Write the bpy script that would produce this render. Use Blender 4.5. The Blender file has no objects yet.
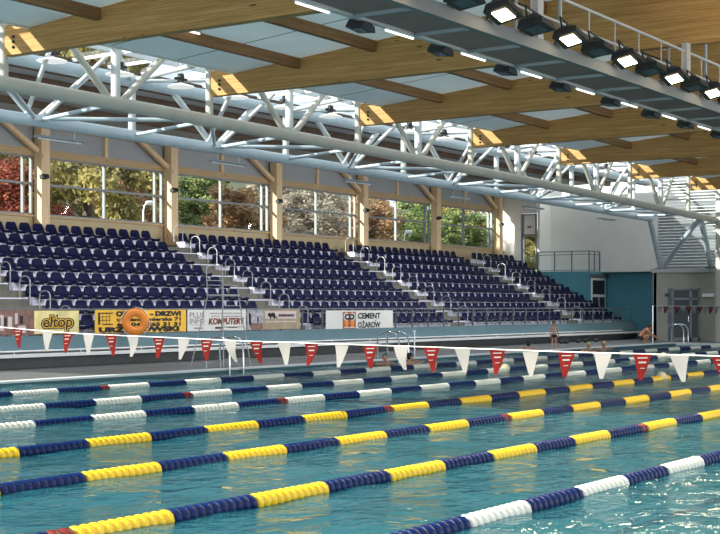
import bpy, math, random
from mathutils import Vector, Matrix, Quaternion
random.seed(7)
S = bpy.context.scene
COL = S.collection
EYE = 1.79            # camera height above the water (water is z = 0)
DECK = 0.10
R = math.radians

# ------------------------------------------------------------------ helpers
def xat(u, y):        # X of a point on the line (Y = y) seen at image column u
    return y * (1670.0 / (1285.0 - u) - 0.5541) / 0.8324

class MB:
    def __init__(s): s.v = []; s.f = []; s.m = []; s.sm = []
    def add(s, vs, fs, mi=0, smooth=False):
        o = len(s.v); s.v += [tuple(v) for v in vs]
        for f in fs: s.f.append(tuple(o + i for i in f)); s.m.append(mi); s.sm.append(smooth)
    def box(s, x0, x1, y0, y1, z0, z1, mi=0):
        v = [(x0,y0,z0),(x1,y0,z0),(x1,y1,z0),(x0,y1,z0),(x0,y0,z1),(x1,y0,z1),(x1,y1,z1),(x0,y1,z1)]
        s.add(v, [(0,3,2,1),(4,5,6,7),(0,1,5,4),(1,2,6,5),(2,3,7,6),(3,0,4,7)], mi)
    def bar(s, a, b, w, h, mi=0, up=(0,0,1)):
        a = Vector(a); b = Vector(b); d = (b-a).normalized(); up = Vector(up)
        if abs(d.dot(up)) > .99: up = Vector((1,0,0))
        r = d.cross(up).normalized()*(w/2); u = r.cross(d).normalized()*(h/2)
        v = [a-r-u, a+r-u, a+r+u, a-r+u, b-r-u, b+r-u, b+r+u, b-r+u]
        s.add(v, [(0,3,2,1),(4,5,6,7),(0,1,5,4),(1,2,6,5),(2,3,7,6),(3,0,4,7)], mi)
    def tube(s, pts, r, n=8, mi=0, cap=True):
        pts = [Vector(p) for p in pts]; rr = r if isinstance(r, (list, tuple)) else [r]*len(pts)
        vs = []; fs = []; ref = None
        for i, p in enumerate(pts):
            d = (pts[min(i+1, len(pts)-1)] - pts[max(i-1, 0)]).normalized()
            if ref is None: ref = Vector((0,0,1)) if abs(d.z) < .9 else Vector((1,0,0))
            a = (ref - d*ref.dot(d)).normalized(); ref = a; b = d.cross(a)
            for k in range(n):
                t = 2*math.pi*k/n; vs.append(p + (a*math.cos(t)+b*math.sin(t))*rr[i])
        for i in range(len(pts)-1):
            for k in range(n):
                fs.append((i*n+k, i*n+(k+1)%n, (i+1)*n+(k+1)%n, (i+1)*n+k))
        s.add(vs, fs, mi, True)
        if cap:
            s.add(vs[:n], [tuple(reversed(range(n)))], mi); s.add(vs[-n:], [tuple(range(n))], mi)
    def lathe(s, prof, axis='z', c=(0,0,0), n=16, mi=0):      # prof: (radius, height)
        vs = []; fs = []; c = Vector(c)
        for r, h in prof:
            for k in range(n):
                t = 2*math.pi*k/n; x, y = r*math.cos(t), r*math.sin(t)
                p = {'z': (x,y,h), 'x': (h,x,y), 'y': (x,-h,y)}[axis]
                vs.append(c + Vector(p))
        for i in range(len(prof)-1):
            for k in range(n): fs.append((i*n+k, i*n+(k+1)%n, (i+1)*n+(k+1)%n, (i+1)*n+k))
        s.add(vs, fs, mi, True)
    def quad(s, a, b, c, d, mi=0): s.add([a,b,c,d], [(0,1,2,3)], mi)
    def mesh(s, name, mats):
        me = bpy.data.meshes.new(name); me.from_pydata(s.v, [], s.f)
        for m in (mats if isinstance(mats, (list, tuple)) else [mats]): me.materials.append(m)
        me.polygons.foreach_set('material_index', s.m); me.polygons.foreach_set('use_smooth', s.sm)
        me.update(); return me
    def build(s, name, mats, parent=None, loc=None):
        return link(name, s.mesh(name, mats), parent, loc)

def link(name, me, parent=None, loc=None):
    o = bpy.data.objects.new(name, me); COL.objects.link(o)
    if loc is not None: o.location = loc
    if parent is not None: o.parent = parent
    return o
def tag(o, label, cat, group=None):
    o['label'] = label; o['category'] = cat
    if group: o['group'] = group
    return o
def thing(name, label, cat, loc=(0,0,0), group=None):
    o = bpy.data.objects.new(name, None); COL.objects.link(o); o.location = loc
    o.empty_display_size = .2
    return tag(o, label, cat, group)
def struct(o): o['kind'] = 'structure'; return o
def copy_tree(o, loc, label=None, rz=None):
    c = o.copy(); COL.objects.link(c); c.location = loc
    if rz is not None: c.rotation_euler.z = rz
    if label: c['label'] = label
    for ch in o.children:
        d = ch.copy(); COL.objects.link(d); d.parent = c
        for g in ch.children:
            e = g.copy(); COL.objects.link(e); e.parent = d
    return c
ORD = ['first','second','third','fourth','fifth','sixth','seventh','eighth','ninth','tenth','eleventh','twelfth',
       'thirteenth','fourteenth','fifteenth','sixteenth','seventeenth','eighteenth','nineteenth','twentieth','twenty-first',
       'twenty-second','twenty-third','twenty-fourth','twenty-fifth','twenty-sixth','twenty-seventh','twenty-eighth','twenty-ninth','thirtieth']

# ------------------------------------------------------------------ materials
def mat(name, col, rough=.6, metal=0., emit=None, es=0., noise=0., nscale=4., spec=.5, bump=0.):
    m = bpy.data.materials.new(name); m.use_nodes = True; nt = m.node_tree; b = nt.nodes['Principled BSDF']
    b.inputs['Base Color'].default_value = (*col, 1); b.inputs['Roughness'].default_value = rough
    b.inputs['Metallic'].default_value = metal; b.inputs['Specular IOR Level'].default_value = spec
    if emit: b.inputs['Emission Color'].default_value = (*emit, 1); b.inputs['Emission Strength'].default_value = es
    if noise or bump:
        tc = nt.nodes.new('ShaderNodeTexCoord'); n = nt.nodes.new('ShaderNodeTexNoise')
        n.inputs['Scale'].default_value = nscale; n.inputs['Detail'].default_value = 4
        nt.links.new(tc.outputs['Object'], n.inputs['Vector'])
        if noise:
            r = nt.nodes.new('ShaderNodeMapRange'); r.inputs['From Min'].default_value = .3; r.inputs['From Max'].default_value = .7
            r.inputs['To Min'].default_value = 1-noise; r.inputs['To Max'].default_value = 1+noise
            h = nt.nodes.new('ShaderNodeHueSaturation'); h.inputs['Color'].default_value = (*col, 1)
            nt.links.new(n.outputs['Fac'], r.inputs['Value']); nt.links.new(r.outputs[0], h.inputs['Value'])
            nt.links.new(h.outputs[0], b.inputs['Base Color'])
        if bump:
            bp = nt.nodes.new('ShaderNodeBump'); bp.inputs['Strength'].default_value = bump; bp.inputs['Distance'].default_value = .02
            nt.links.new(n.outputs['Fac'], bp.inputs['Height']); nt.links.new(bp.outputs[0], b.inputs['Normal'])
    return m

def wood(name, c1, c2, cdark, along='y', lam=22.):
    m = bpy.data.materials.new(name); m.use_nodes = True; nt = m.node_tree; L = nt.links; N = nt.nodes
    b = N['Principled BSDF']; b.inputs['Roughness'].default_value = .55; b.inputs['Specular IOR Level'].default_value = .25
    tc = N.new('ShaderNodeTexCoord'); mp = N.new('ShaderNodeMapping')
    st = {'y': (1.5, .35, 9.), 'x': (.35, 1.5, 9.), 'z': (9., 9., .35)}[along]
    mp.inputs['Scale'].default_value = st
    L.new(tc.outputs['Object'], mp.inputs['Vector'])
    n = N.new('ShaderNodeTexNoise'); n.inputs['Scale'].default_value = 2.2; n.inputs['Detail'].default_value = 6; n.inputs['Roughness'].default_value = .65
    L.new(mp.outputs[0], n.inputs['Vector'])
    cr = N.new('ShaderNodeValToRGB'); cr.color_ramp.elements[0].position = .32; cr.color_ramp.elements[1].position = .68
    cr.color_ramp.elements[0].color = (*c1, 1); cr.color_ramp.elements[1].color = (*c2, 1)
    L.new(n.outputs['Fac'], cr.inputs[0])
    # lamella seams
    sx = N.new('ShaderNodeSeparateXYZ'); L.new(tc.outputs['Object'], sx.inputs[0])
    mu = N.new('ShaderNodeMath'); mu.operation = 'MULTIPLY'; mu.inputs[1].default_value = lam
    L.new(sx.outputs['Z' if along != 'z' else 'Y'], mu.inputs[0])
    fr = N.new('ShaderNodeMath'); fr.operation = 'FRACT'; L.new(mu.outputs[0], fr.inputs[0])
    lt = N.new('ShaderNodeMath'); lt.operation = 'LESS_THAN'; lt.inputs[1].default_value = .13; L.new(fr.outputs[0], lt.inputs[0])
    # knots
    mp2 = N.new('ShaderNodeMapping'); mp2.inputs['Scale'].default_value = {'y': (1.,.8,3.2), 'x': (.8,1.,3.2), 'z': (3.2,3.2,.8)}[along]
    L.new(tc.outputs['Object'], mp2.inputs['Vector'])
    vo = N.new('ShaderNodeTexVoronoi'); vo.inputs['Scale'].default_value = 1.5; L.new(mp2.outputs[0], vo.inputs['Vector'])
    kn = N.new('ShaderNodeMath'); kn.operation = 'LESS_THAN'; kn.inputs[1].default_value = .10; L.new(vo.outputs['Distance'], kn.inputs[0])
    mx1 = N.new('ShaderNodeMix'); mx1.data_type = 'RGBA'; mx1.inputs['B'].default_value = (*cdark, 1)
    sc = N.new('ShaderNodeMath'); sc.operation = 'MULTIPLY'; sc.inputs[1].default_value = .35; L.new(lt.outputs[0], sc.inputs[0])
    L.new(sc.outputs[0], mx1.inputs['Factor']); L.new(cr.outputs[0], mx1.inputs['A'])
    mx2 = N.new('ShaderNodeMix'); mx2.data_type = 'RGBA'; mx2.inputs['B'].default_value = (*[c*.5 for c in cdark], 1)
    sc2 = N.new('ShaderNodeMath'); sc2.operation = 'MULTIPLY'; sc2.inputs[1].default_value = .8; L.new(kn.outputs[0], sc2.inputs[0])
    L.new(sc2.outputs[0], mx2.inputs['Factor']); L.new(mx1.outputs['Result'], mx2.inputs['A'])
    L.new(mx2.outputs['Result'], b.inputs['Base Color'])
    return m

def glassy(name, tint=(.80,.85,.86), refl=.05):
    m = bpy.data.materials.new(name); m.use_nodes = True; nt = m.node_tree; N = nt.nodes; L = nt.links
    N.remove(N['Principled BSDF']); out = N['Material Output']
    t = N.new('ShaderNodeBsdfTransparent'); t.inputs[0].default_value = (*tint, 1)
    g = N.new('ShaderNodeBsdfGlossy'); g.inputs['Roughness'].default_value = .02
    fr = N.new('ShaderNodeFresnel'); fr.inputs[0].default_value = 1.45
    mx = N.new('ShaderNodeMixShader'); mu = N.new('ShaderNodeMath'); mu.operation = 'MULTIPLY'; mu.inputs[1].default_value = refl/.12*.6
    L.new(fr.outputs[0], mu.inputs[0]); L.new(mu.outputs[0], mx.inputs[0]); L.new(t.outputs[0], mx.inputs[1]); L.new(g.outputs[0], mx.inputs[2])
    L.new(mx.outputs[0], out.inputs[0]); return m

def water_mat():
    m = bpy.data.materials.new('pool_water'); m.use_nodes = True; nt = m.node_tree; N = nt.nodes; L = nt.links
    N.remove(N['Principled BSDF']); out = N['Material Output']
    tc = N.new('ShaderNodeTexCoord')
    hs = []
    for sc, amp, stx in ((2.2, 1.0, (1.0,1.2,1)), (5.0, .40, (1.,1.3,1)), (11., .08, (1.,1.,1))):
        mp = N.new('ShaderNodeMapping'); mp.inputs['Scale'].default_value = stx; mp.inputs['Rotation'].default_value = (0,0,.5*sc)
        L.new(tc.outputs['Object'], mp.inputs['Vector'])
        n = N.new('ShaderNodeTexNoise'); n.inputs['Scale'].default_value = sc; n.inputs['Detail'].default_value = 2; n.inputs['Distortion'].default_value = .6
        L.new(mp.outputs[0], n.inputs['Vector'])
        mu = N.new('ShaderNodeMath'); mu.operation = 'MULTIPLY'; mu.inputs[1].default_value = amp; L.new(n.outputs['Fac'], mu.inputs[0]); hs.append(mu)
    a = N.new('ShaderNodeMath'); L.new(hs[0].outputs[0], a.inputs[0]); L.new(hs[1].outputs[0], a.inputs[1])
    a2 = N.new('ShaderNodeMath'); L.new(a.outputs[0], a2.inputs[0]); L.new(hs[2].outputs[0], a2.inputs[1])
    bp = N.new('ShaderNodeBump'); bp.inputs['Strength'].default_value = 1.; bp.inputs['Distance'].default_value = WAVE
    L.new(a2.outputs[0], bp.inputs['Height'])
    t = N.new('ShaderNodeBsdfTransparent'); t.inputs[0].default_value = (.42, .74, .77, 1)
    d = N.new('ShaderNodeBsdfDiffuse'); d.inputs[0].default_value = (.028, .20, .265, 1)
    mxd = N.new('ShaderNodeMixShader'); mxd.inputs[0].default_value = .45
    L.new(t.outputs[0], mxd.inputs[1]); L.new(d.outputs[0], mxd.inputs[2])
    g = N.new('ShaderNodeBsdfGlossy'); g.inputs['Roughness'].default_value = .05; L.new(bp.outputs[0], g.inputs['Normal'])
    fr = N.new('ShaderNodeFresnel'); fr.inputs[0].default_value = 1.33; L.new(bp.outputs[0], fr.inputs['Normal'])
    mx = N.new('ShaderNodeMixShader'); fm = N.new('ShaderNodeMath'); fm.operation = 'MULTIPLY'; fm.inputs[1].default_value = .8; L.new(fr.outputs[0], fm.inputs[0]); L.new(fm.outputs[0], mx.inputs[0]); L.new(mxd.outputs[0], mx.inputs[1]); L.new(g.outputs[0], mx.inputs[2])
    L.new(mx.outputs[0], out.inputs[0]); return m
WAVE = .05
WAMP = 1.6

def foliage(name, c1, c2, c3):
    m = bpy.data.materials.new(name); m.use_nodes = True; nt = m.node_tree; N = nt.nodes; L = nt.links
    b = N['Principled BSDF']; b.inputs['Roughness'].default_value = .7
    tc = N.new('ShaderNodeTexCoord'); n = N.new('ShaderNodeTexNoise'); n.inputs['Scale'].default_value = 1.6; n.inputs['Detail'].default_value = 5
    L.new(tc.outputs['Object'], n.inputs['Vector'])
    cr = N.new('ShaderNodeValToRGB'); e = cr.color_ramp.elements
    e[0].position = .35; e[0].color = (*c1,1); e[1].position = .65; e[1].color = (*c3,1)
    k = e.new(.5); k.color = (*c2,1)
    L.new(n.outputs['Fac'], cr.inputs[0]); L.new(cr.outputs[0], b.inputs['Base Color'])
    tr = N.new('ShaderNodeBsdfTranslucent'); L.new(cr.outputs[0], tr.inputs[0])
    mx = N.new('ShaderNodeMixShader'); mx.inputs[0].default_value = .35
    L.new(b.outputs[0], mx.inputs[1]); L.new(tr.outputs[0], mx.inputs[2]); L.new(mx.outputs[0], N['Material Output'].inputs[0])
    return m

def corrugated(name):
    m = mat(name, (.50,.52,.52), .4, .3); nt = m.node_tree; N = nt.nodes; L = nt.links; b = N['Principled BSDF']
    return m

M = dict(
    beam=wood('glulam_timber', (.40,.205,.06), (.68,.40,.145), (.16,.07,.02), 'y', 18),
    purlin=wood('purlin_timber', (.20,.10,.04), (.33,.18,.075), (.1,.045,.015), 'x', 12),
    column=wood('column_timber', (.66,.45,.24), (.82,.62,.38), (.35,.18,.07), 'z', 10),
    rail_wood=wood('sill_timber', (.44,.30,.15), (.55,.40,.22), (.33,.2,.1), 'x', 10),
    panel=mat('ceiling_panel', (.74,.79,.80), .8, noise=.05, nscale=1.),
    seam=mat('panel_seam', (.12,.14,.15), .8),
    steel=mat('painted_steel_cream', (.50,.485,.42), .38, noise=.06, nscale=2.),
    steelb=mat('painted_steel_blue_grey', (.50,.58,.63), .35, noise=.05, nscale=2.),
    steelw=mat('painted_steel_white', (.62,.64,.64), .4),
    rail=mat('rail_steel', (.48,.48,.46), .35, .3),
    railing=mat('dark_rail', (.14,.16,.17), .45, .3),
    chrome=mat('polished_steel', (.72,.74,.75), .18, 1.),
    cat=mat('catwalk_sheet', (.21,.125,.11), .6, noise=.12, nscale=3.),
    catbeam=mat('catwalk_beam', (.13,.135,.13), .6),
    catedge=mat('catwalk_edge', (.30,.34,.36), .5, .2),
    black=mat('black_housing', (.012,.013,.015), .5),
    lamp=mat('flood_lens', (1,.9,.7), .4, emit=(1,.80,.50), es=14),
    lens_dark=mat('unlit_lens', (.05,.06,.07), .2),
    tube=mat('fluorescent_tube', (1,1,1), .4, emit=(1,1,.96), es=1.6),
    disc=mat('white_reflector', (.9,.9,.88), .35),
    glow=mat('glowing_reflector', (.9,.9,.88), .35, emit=(1,.98,.93), es=.45),
    concrete=mat('grandstand_concrete', (.155,.145,.115), .85, noise=.12, nscale=3.),
    bench=mat('seat_plinth', (.84,.82,.95), .6, noise=.05, nscale=5.),
    seat=mat('navy_plastic', (.004,.006,.036), .6, noise=.1, nscale=2., spec=.12),
    bracket=mat('seat_bracket', (.6,.6,.66), .5),
    fascia=mat('teal_grey_fascia', (.115,.20,.225), .7, noise=.06, nscale=1.5),
    teal=mat('teal_wall', (.085,.285,.35), .75, noise=.05, nscale=1.),
    white=mat('white_wall', (.82,.81,.74), .8, noise=.03, nscale=1.),
    grey=mat('grey_brown_wall', (.33,.32,.27), .85, noise=.05, nscale=2.),
    beige=mat('beige_wall', (.47,.375,.21), .75, noise=.05, nscale=2.),
    upper=mat('grey_upper_panel', (.36,.37,.36), .8, noise=.04, nscale=1.),
    darkwood=mat('stand_ceiling_boards', (.10,.060,.032), .7, noise=.3, nscale=3.),
    alu=mat('window_frame_metal', (.24,.255,.255), .5, .2),
    glass=glassy('window_glass'),
    dglass=glassy('tinted_glass', (.30,.38,.38), .3),
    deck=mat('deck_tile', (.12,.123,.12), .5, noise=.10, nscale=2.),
    deckw=mat('white_edge_tile', (.74,.76,.74), .5),
    coping=mat('white_coping', (.80,.80,.76), .5),
    basin=mat('pool_tile', (.16,.60,.66), .5, noise=.05, nscale=1.),
    basin_line=mat('pool_lane_line', (.02,.06,.11), .5),
    ropeb=mat('float_blue', (.001,.014,.085), .35, spec=.2),
    ropey=mat('float_yellow', (.95,.60,.015), .35),
    ropew=mat('float_white', (.80,.78,.66), .4),
    roper=mat('float_red', (.15,.012,.01), .4),
    cable=mat('steel_cable', (.25,.27,.3), .3, .8),
    flagr=mat('pennant_red', (.105,.008,.007), .8, noise=.1, nscale=6, spec=.05),
    flagw=mat('pennant_white', (.22,.215,.205), .8, spec=.1),
    cord=mat('white_cord', (.8,.8,.78), .6),
    skin=mat('skin', (.55,.30,.19), .55, noise=.06, nscale=10),
    skin2=mat('skin_tan', (.60,.27,.13), .55, noise=.06, nscale=10),
    hair=mat('dark_hair', (.015,.012,.01), .6),
    blond=mat('blond_hair', (.62,.47,.24), .6),
    trunks=mat('dark_swimwear', (.012,.014,.02), .6),
    eye=mat('eye_dark', (.02,.015,.01), .3),
    lip=mat('lip', (.38,.13,.10), .5),
    byel=mat('banner_yellow', (.88,.50,.05), .6, noise=.06, nscale=1.5),
    bcream=mat('banner_cream', (.80,.68,.30), .6, noise=.2, nscale=2.),
    bwhite=mat('banner_white', (.74,.72,.66), .6),
    bbrown=mat('banner_brown', (.22,.115,.09), .6, noise=.35, nscale=5.),
    bkhaki=mat('banner_khaki', (.36,.29,.18), .6, noise=.15, nscale=4.),
    bmauve=mat('banner_mauve', (.62,.50,.47), .6),
    ink=mat('black_ink', (.012,.012,.015), .6),
    inkr=mat('rust_red_ink', (.42,.10,.05), .6),
    inkg=mat('grey_ink', (.25,.23,.22), .6),
    buoy=mat('orange_buoy', (.85,.26,.03), .45),
    bark=mat('bark', (.10,.08,.06), .9),
    grass=mat('outside_ground', (.10,.10,.045), .95, noise=.3, nscale=1.),
    foam=mat('cream_foam', (.80,.72,.45), .6),
    green=mat('exit_green', (.012,.07,.04), .5),
    bag=mat('dark_bag', (.03,.032,.035), .7),
)
WATER = water_mat()
def make_translucent(m, col, fac):
    nt = m.node_tree; N = nt.nodes; L = nt.links; t = N.new('ShaderNodeBsdfTranslucent'); t.inputs[0].default_value = (*col,1)
    mx = N.new('ShaderNodeMixShader'); mx.inputs[0].default_value = fac
    L.new(N['Principled BSDF'].outputs[0], mx.inputs[1]); L.new(t.outputs[0], mx.inputs[2]); L.new(mx.outputs[0], N['Material Output'].inputs[0])
make_translucent(M['panel'], (.80,.90,.95), .065)

# ------------------------------------------------------------------ camera, world, sun
cd = bpy.data.cameras.new('camera'); cam = bpy.data.objects.new('camera', cd); COL.objects.link(cam)
cam.location = (0,0,EYE); cam.rotation_euler = (R(90), 0, R(-56.35))
cd.sensor_width = 36; cd.lens = 36*1390/720; cd.shift_y = 40/720; cd.clip_end = 500
S.camera = cam
w = bpy.data.worlds.new('sky'); S.world = w; w.use_nodes = True
bg = w.node_tree.nodes['Background']; bg.inputs[0].default_value = (.80,.90,1.0,1); bg.inputs[1].default_value = 1.5
sd = bpy.data.lights.new('sun', 'SUN'); so = bpy.data.objects.new('sun', sd); COL.objects.link(so)
sd.energy = 11.; sd.angle = R(.6); sd.color = (1.,.95,.85)
so.rotation_euler = Vector((1,-.5,-.48)).to_track_quat('-Z','Y').to_euler(); so.location = (20,60,40)
fd_ = bpy.data.lights.new('hall_fill_light','AREA'); fo_ = bpy.data.objects.new('hall_fill_light', fd_); COL.objects.link(fo_)  # added fill from the near side of the hall; no facade stands there
fd_.shape = 'RECTANGLE'; fd_.size = 70; fd_.size_y = 10; fd_.energy = 19000; fd_.color = (.93,.97,1.)
fo_.location = (32,-24,4); fo_.rotation_euler = Vector((.08,.92,.36)).to_track_quat('-Z','X').to_euler()
S.view_settings.view_transform = 'Standard'; S.view_settings.look = 'None'; S.view_settings.exposure = 0.10
S.cycles.use_denoising = True; S.cycles.max_bounces = 8; S.cycles.transparent_max_bounces = 16
S.cycles.caustics_reflective = False; S.cycles.caustics_refractive = False; S.cycles.sample_clamp_indirect = 6

# ------------------------------------------------------------------ pool and deck
PX0, PX1, PY0, PY1 = 4.2, 63.0, 1.5, 24.0
mb = MB(); z = -1.9
mb.quad((PX0,PY0,z),(PX1,PY0,z),(PX1,PY1,z),(PX0,PY1,z))
for a, b in (((PX0,PY0),(PX1,PY0)),((PX1,PY0),(PX1,PY1)),((PX1,PY1),(PX0,PY1)),((PX0,PY1),(PX0,PY0))):
    mb.quad((*a,z),(*b,z),(*b,-.3),(*a,-.3))
_RY = {1:(5.79,5.595,'w',1.13,11.42-1.13*.0+9*1.13),2:(8.10,7.83,'y',1.17,19.92),3:(10.61,10.34,'y',1.18,20.43),4:(13.08,12.87,'y',1.20,20.72),5:(15.80,15.67,'w',1.225,21.31),6:(18.74,18.33,'w',1.27,21.99),7:(21.91,21.43,'w',1.30,22.76)}
_DX = {1:0,2:.04,3:-.09,4:-.08,5:-.12,6:-.11,7:0}
ROPE = {k: (b*.993, c, sg*.993*b/a, x*.993*b/a+_DX[k]) for k,(a,b,c,sg,x) in _RY.items()}
ys = [3.2]+[ROPE[k][0] for k in range(1,8)]+[24.0]
for a, b in zip(ys, ys[1:]):
    c = (a+b)/2; mb.quad((PX0+1,c-.13,z+.01),(PX1-2,c-.13,z+.01),(PX1-2,c+.13,z+.01),(PX0+1,c+.13,z+.01), 1)
struct(mb.build('pool_basin', [M['basin'], M['basin_line']]))
from mathutils import noise as _nz
mb = MB(); NX, NY = 520, 200; vs = []; fs = []
for i in range(NX+1):
    x = PX0+(PX1-PX0)*i/NX
    for j in range(NY+1):
        y = PY0+(PY1-PY0)*j/NY
        h = .022*_nz.noise((x*.55,y*.62,.3))+.013*_nz.noise((x*1.5+7,y*1.7,1.7))+.0035*_nz.noise((x*3.1,y*3.3,4.1))
        vs.append((x,y,h*WAMP))
for i in range(NX):
    for j in range(NY):
        a = i*(NY+1)+j; fs.append((a,a+NY+1,a+NY+2,a+1))
mb.add(vs, fs, 0, True)
struct(mb.build('pool_water', WATER))
def slab(name, x0,x1,y0,y1,z0,z1,m):
    b = MB(); b.box(x0,x1,y0,y1,z0,z1); return struct(b.build(name, m))
slab('floor', -6,PX1+3.4, PY1+.32, 28.9, -.5, DECK, M['deck'])
slab('floor_near', -6,PX1+3.4, -6, PY1*0+PY0-.32, -.5, DECK, M['deck'])
slab('floor_start', -6,PX0-.32, PY0-.32, PY1+.32, -.5, DECK, M['deck'])
slab('floor_end', PX1+.32,PX1+3.4, PY0-.32, PY1+.32, -.5, DECK, M['deck'])
mb = MB()
mb.box(PX0-.32,PX1+.32,PY1,PY1+.32,.065,DECK+.012); mb.box(PX0-.32,PX1+.32,PY1+.01,PY1+.32,-.3,.065,1); mb.box(PX0-.32,PX1+.32,PY0-.32,PY0,-.3,DECK+.012)
mb.box(PX1,PX1+.32,PY0,PY1,-.3,DECK+.012); mb.box(PX0-.32,PX0,PY0,PY1,-.3,DECK+.012)
struct(mb.build('trim_1', [M['deckw'], mat('edge_tile_teal', (.05,.13,.15), .5)]))
slab('floor_corner', PX1+3.4, 73.0, PY1-4, 31.6, -.5, DECK, M['deck'])
# deck joints, a slightly darker drain line
slab('trim_2', -6, PX1+3.3, 26.3, 26.42, DECK, DECK+.004, M['seam'])

# ------------------------------------------------------------------ lane ropes
def float_mesh(name, length, m):
    n = max(2, round(length/.105)); pit = length/n; prof = []
    for i in range(n):
        x = i*pit
        prof += [(.055,x+.001),(.088,x+pit*.10),(.091,x+pit*.40),(.088,x+pit*.68),(.055,x+pit*.80)]
    b = MB(); b.lathe(prof, 'x', (0,0,0), 10); return b.mesh(name, m)
RN = {1:'nearest rope, blue and white floats, crossing bottom right corner of pool',2:'yellow and blue lane rope nearest the camera',
      3:'yellow and blue lane rope, second nearest the camera',4:'yellow and blue lane rope farthest from the camera',
      5:'white and blue lane rope just beyond the farthest yellow one',6:'white and blue lane rope, second from the far pool edge',
      7:'white and blue lane rope closest to the far pool edge'}
BALLS = {7:[35.9],6:[34.7,46.6],5:[44.5],4:[32.6]}
for k,(y,c,s,x0) in ROPE.items():
    t = thing('lane_rope', RN[k], 'lane rope', (PX0,y,.012), 'lane ropes across the pool')
    cm = M['ropey'] if c == 'y' else M['ropew']
    mc = float_mesh('float_segment', s, cm); mbl = float_mesh('float_segment', s, M['ropeb']); mr = float_mesh('float_segment', .25, M['roper'])
    b = MB(); b.tube([(0,0,0),(PX1-PX0,0,0)], .012, 6); b.build('cable', M['cable'], t)
    def seg(me, x): link('float_segment', me, t, (x-PX0,0,0))
    i = 0
    if k != 1: seg(mr, x0-.25)
    x = x0
    while x + s < PX1-.3: seg(mc if i%2 == 0 else mbl, x); x += s; i += 1
    i = 1; x = x0-(.25 if k != 1 else 0)-s; red2 = False
    if k == 1: x = x0 - s
    while x > PX0+.2:
        if k == 2 and not red2 and x < 7.2: seg(mr, x+s-.25); x -= .25; red2 = True
        seg(mc if i%2 == 0 else mbl, x); x -= s; i += 1
    for bx in BALLS.get(k, []):
        b = MB(); b.lathe([(.001,-.13),(.07,-.11),(.12,-.05),(.13,0),(.12,.05),(.07,.11),(.001,.13)], 'x', (bx-PX0,0,.06), 12); b.build('round_float', M['foam'], t)

# ------------------------------------------------------------------ pennant lines
def pennants(name, label, x, ends, us, w, h, zf, first_red):
    t = thing(name, label, 'pennant line', (x, ends[0], 0))
    cordm = MB(); pts = []
    n = 40
    for i in range(n+1):
        y = ends[0]+(ends[1]-ends[0])*i/n; pts.append((0, y-ends[0], zf(y)))
    cordm.tube(pts, .008, 5); cordm.build('cord', M['cord'], t)
    for i, u in enumerate(us):
        tt = (u-360)/1390; y = x*(.5541-.8324*tt)/(.8324+.5541*tt)
        red = (i%2 == 0) == first_red
        b = MB(); zz = zf(y); nn = 6; sway = random.uniform(-.5,.5); tw = random.uniform(-.06,.06)
        vs = []; fs = []
        for j in range(nn+1):
            f = j/nn; ww = w/2*(1-f*.80); dx = .02*math.sin(f*3+i)+sway*.10*f*f*h/.3; dy = tw*f*f*(h/.3)
            vs += [(dx,-ww+dy,-h*f),(dx+.01*math.sin(i*2.1+f*4),dy,-h*f),(dx,ww+dy,-h*f)]
        for j in range(nn):
            a = j*3; fs += [(a,a+1,a+4,a+3),(a+1,a+2,a+5,a+4)]
        b.add(vs, fs, 0, True)
        if red and w > .2:
            for (f0,f1,fw) in ((.12,.16,.6),(.28,.34,.45),(.52,.545,.3)):
                ww = w/2*fw
                def px(f): return .02*math.sin(f*3+i)+sway*.10*f*f*h/.3
                for sgn in (-.012,.012):
                    b.quad((px(f0)+sgn,-ww,-h*f0),(px(f0)+sgn,ww*.8,-h*f0-.004),(px(f1)+sgn,ww*.8,-h*f1-.004),(px(f1)+sgn,-ww,-h*f1),1)
        o = b.build('pennant', [M['flagr' if red else 'flagw'], M['flagw']], t, (0, y-ends[0], zz))
        o['label'] = 'red pennant with faint white lettering lines' if red else 'white pennant'
    return t
ks = [(17.0,-.40),(16.1,-.436),(14.4,-.47),(12.8,-.506),(10.1,-.537),(7.6,-.573),(5.4,-.588),(3.8,-.597),(2.0,-.56),(0,-.5)]
def zf_near(y):
    if y >= 17.0: return EYE-.40+(y-17)*.055
    for (a,za),(b,zb) in zip(ks, ks[1:]):
        if b <= y <= a: return EYE+zb+(za-zb)*(y-b)/(a-b)
    return EYE-.5
usn = [-10,17,47,68,89.5,112,133,158,183,206.5,231,257,284.5,311,341,370,401.5,432,463,497,530,566,603,643,680,721]
pennants('pennant_line', 'red and white triangular pennants strung low across the near part of the pool', 16.2, (24.46,.94), usn, .245, .325, zf_near, False)
def zf_far(y): return EYE+.045-.03*math.sin((24.3-y)/23*math.pi)
pennants('pennant_line', 'tiny white and dark pennants strung in front of the grey end wall', 61.0, (24.31,.94), [660,665.5,671,677,683,689,694,700,705.5,711,717,722.5,728], .26, .34, zf_far, False)
def flag_post(x, y, h, label):
    b = MB(); b.tube([(0,0,0),(0,0,h)], .035, 10); t = tag(b.build('flag_post', M['chrome'], None, (x,y,DECK+.012)), label, 'post')
    b = MB(); b.lathe([(.001,h+.09),(.05,h+.07),(.06,h+.03),(.03,h)], 'z', (0,0,0), 10); b.build('post_cap', M['black'], t)
    b = MB(); b.lathe([(.10,0),(.10,.02),(.04,.04)], 'z', (0,0,0), 12); b.build('base_plate', M['chrome'], t)
flag_post(61.0, 24.35, 1.75, 'slim metal post holding the far pennants near the grey wall')
flag_post(16.2, 24.5, 1.7, 'slim metal post holding the near pennants, at the far pool edge')
flag_post(16.2, .9, 1.2, 'slim metal post holding the near pennants, on the near deck')

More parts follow.
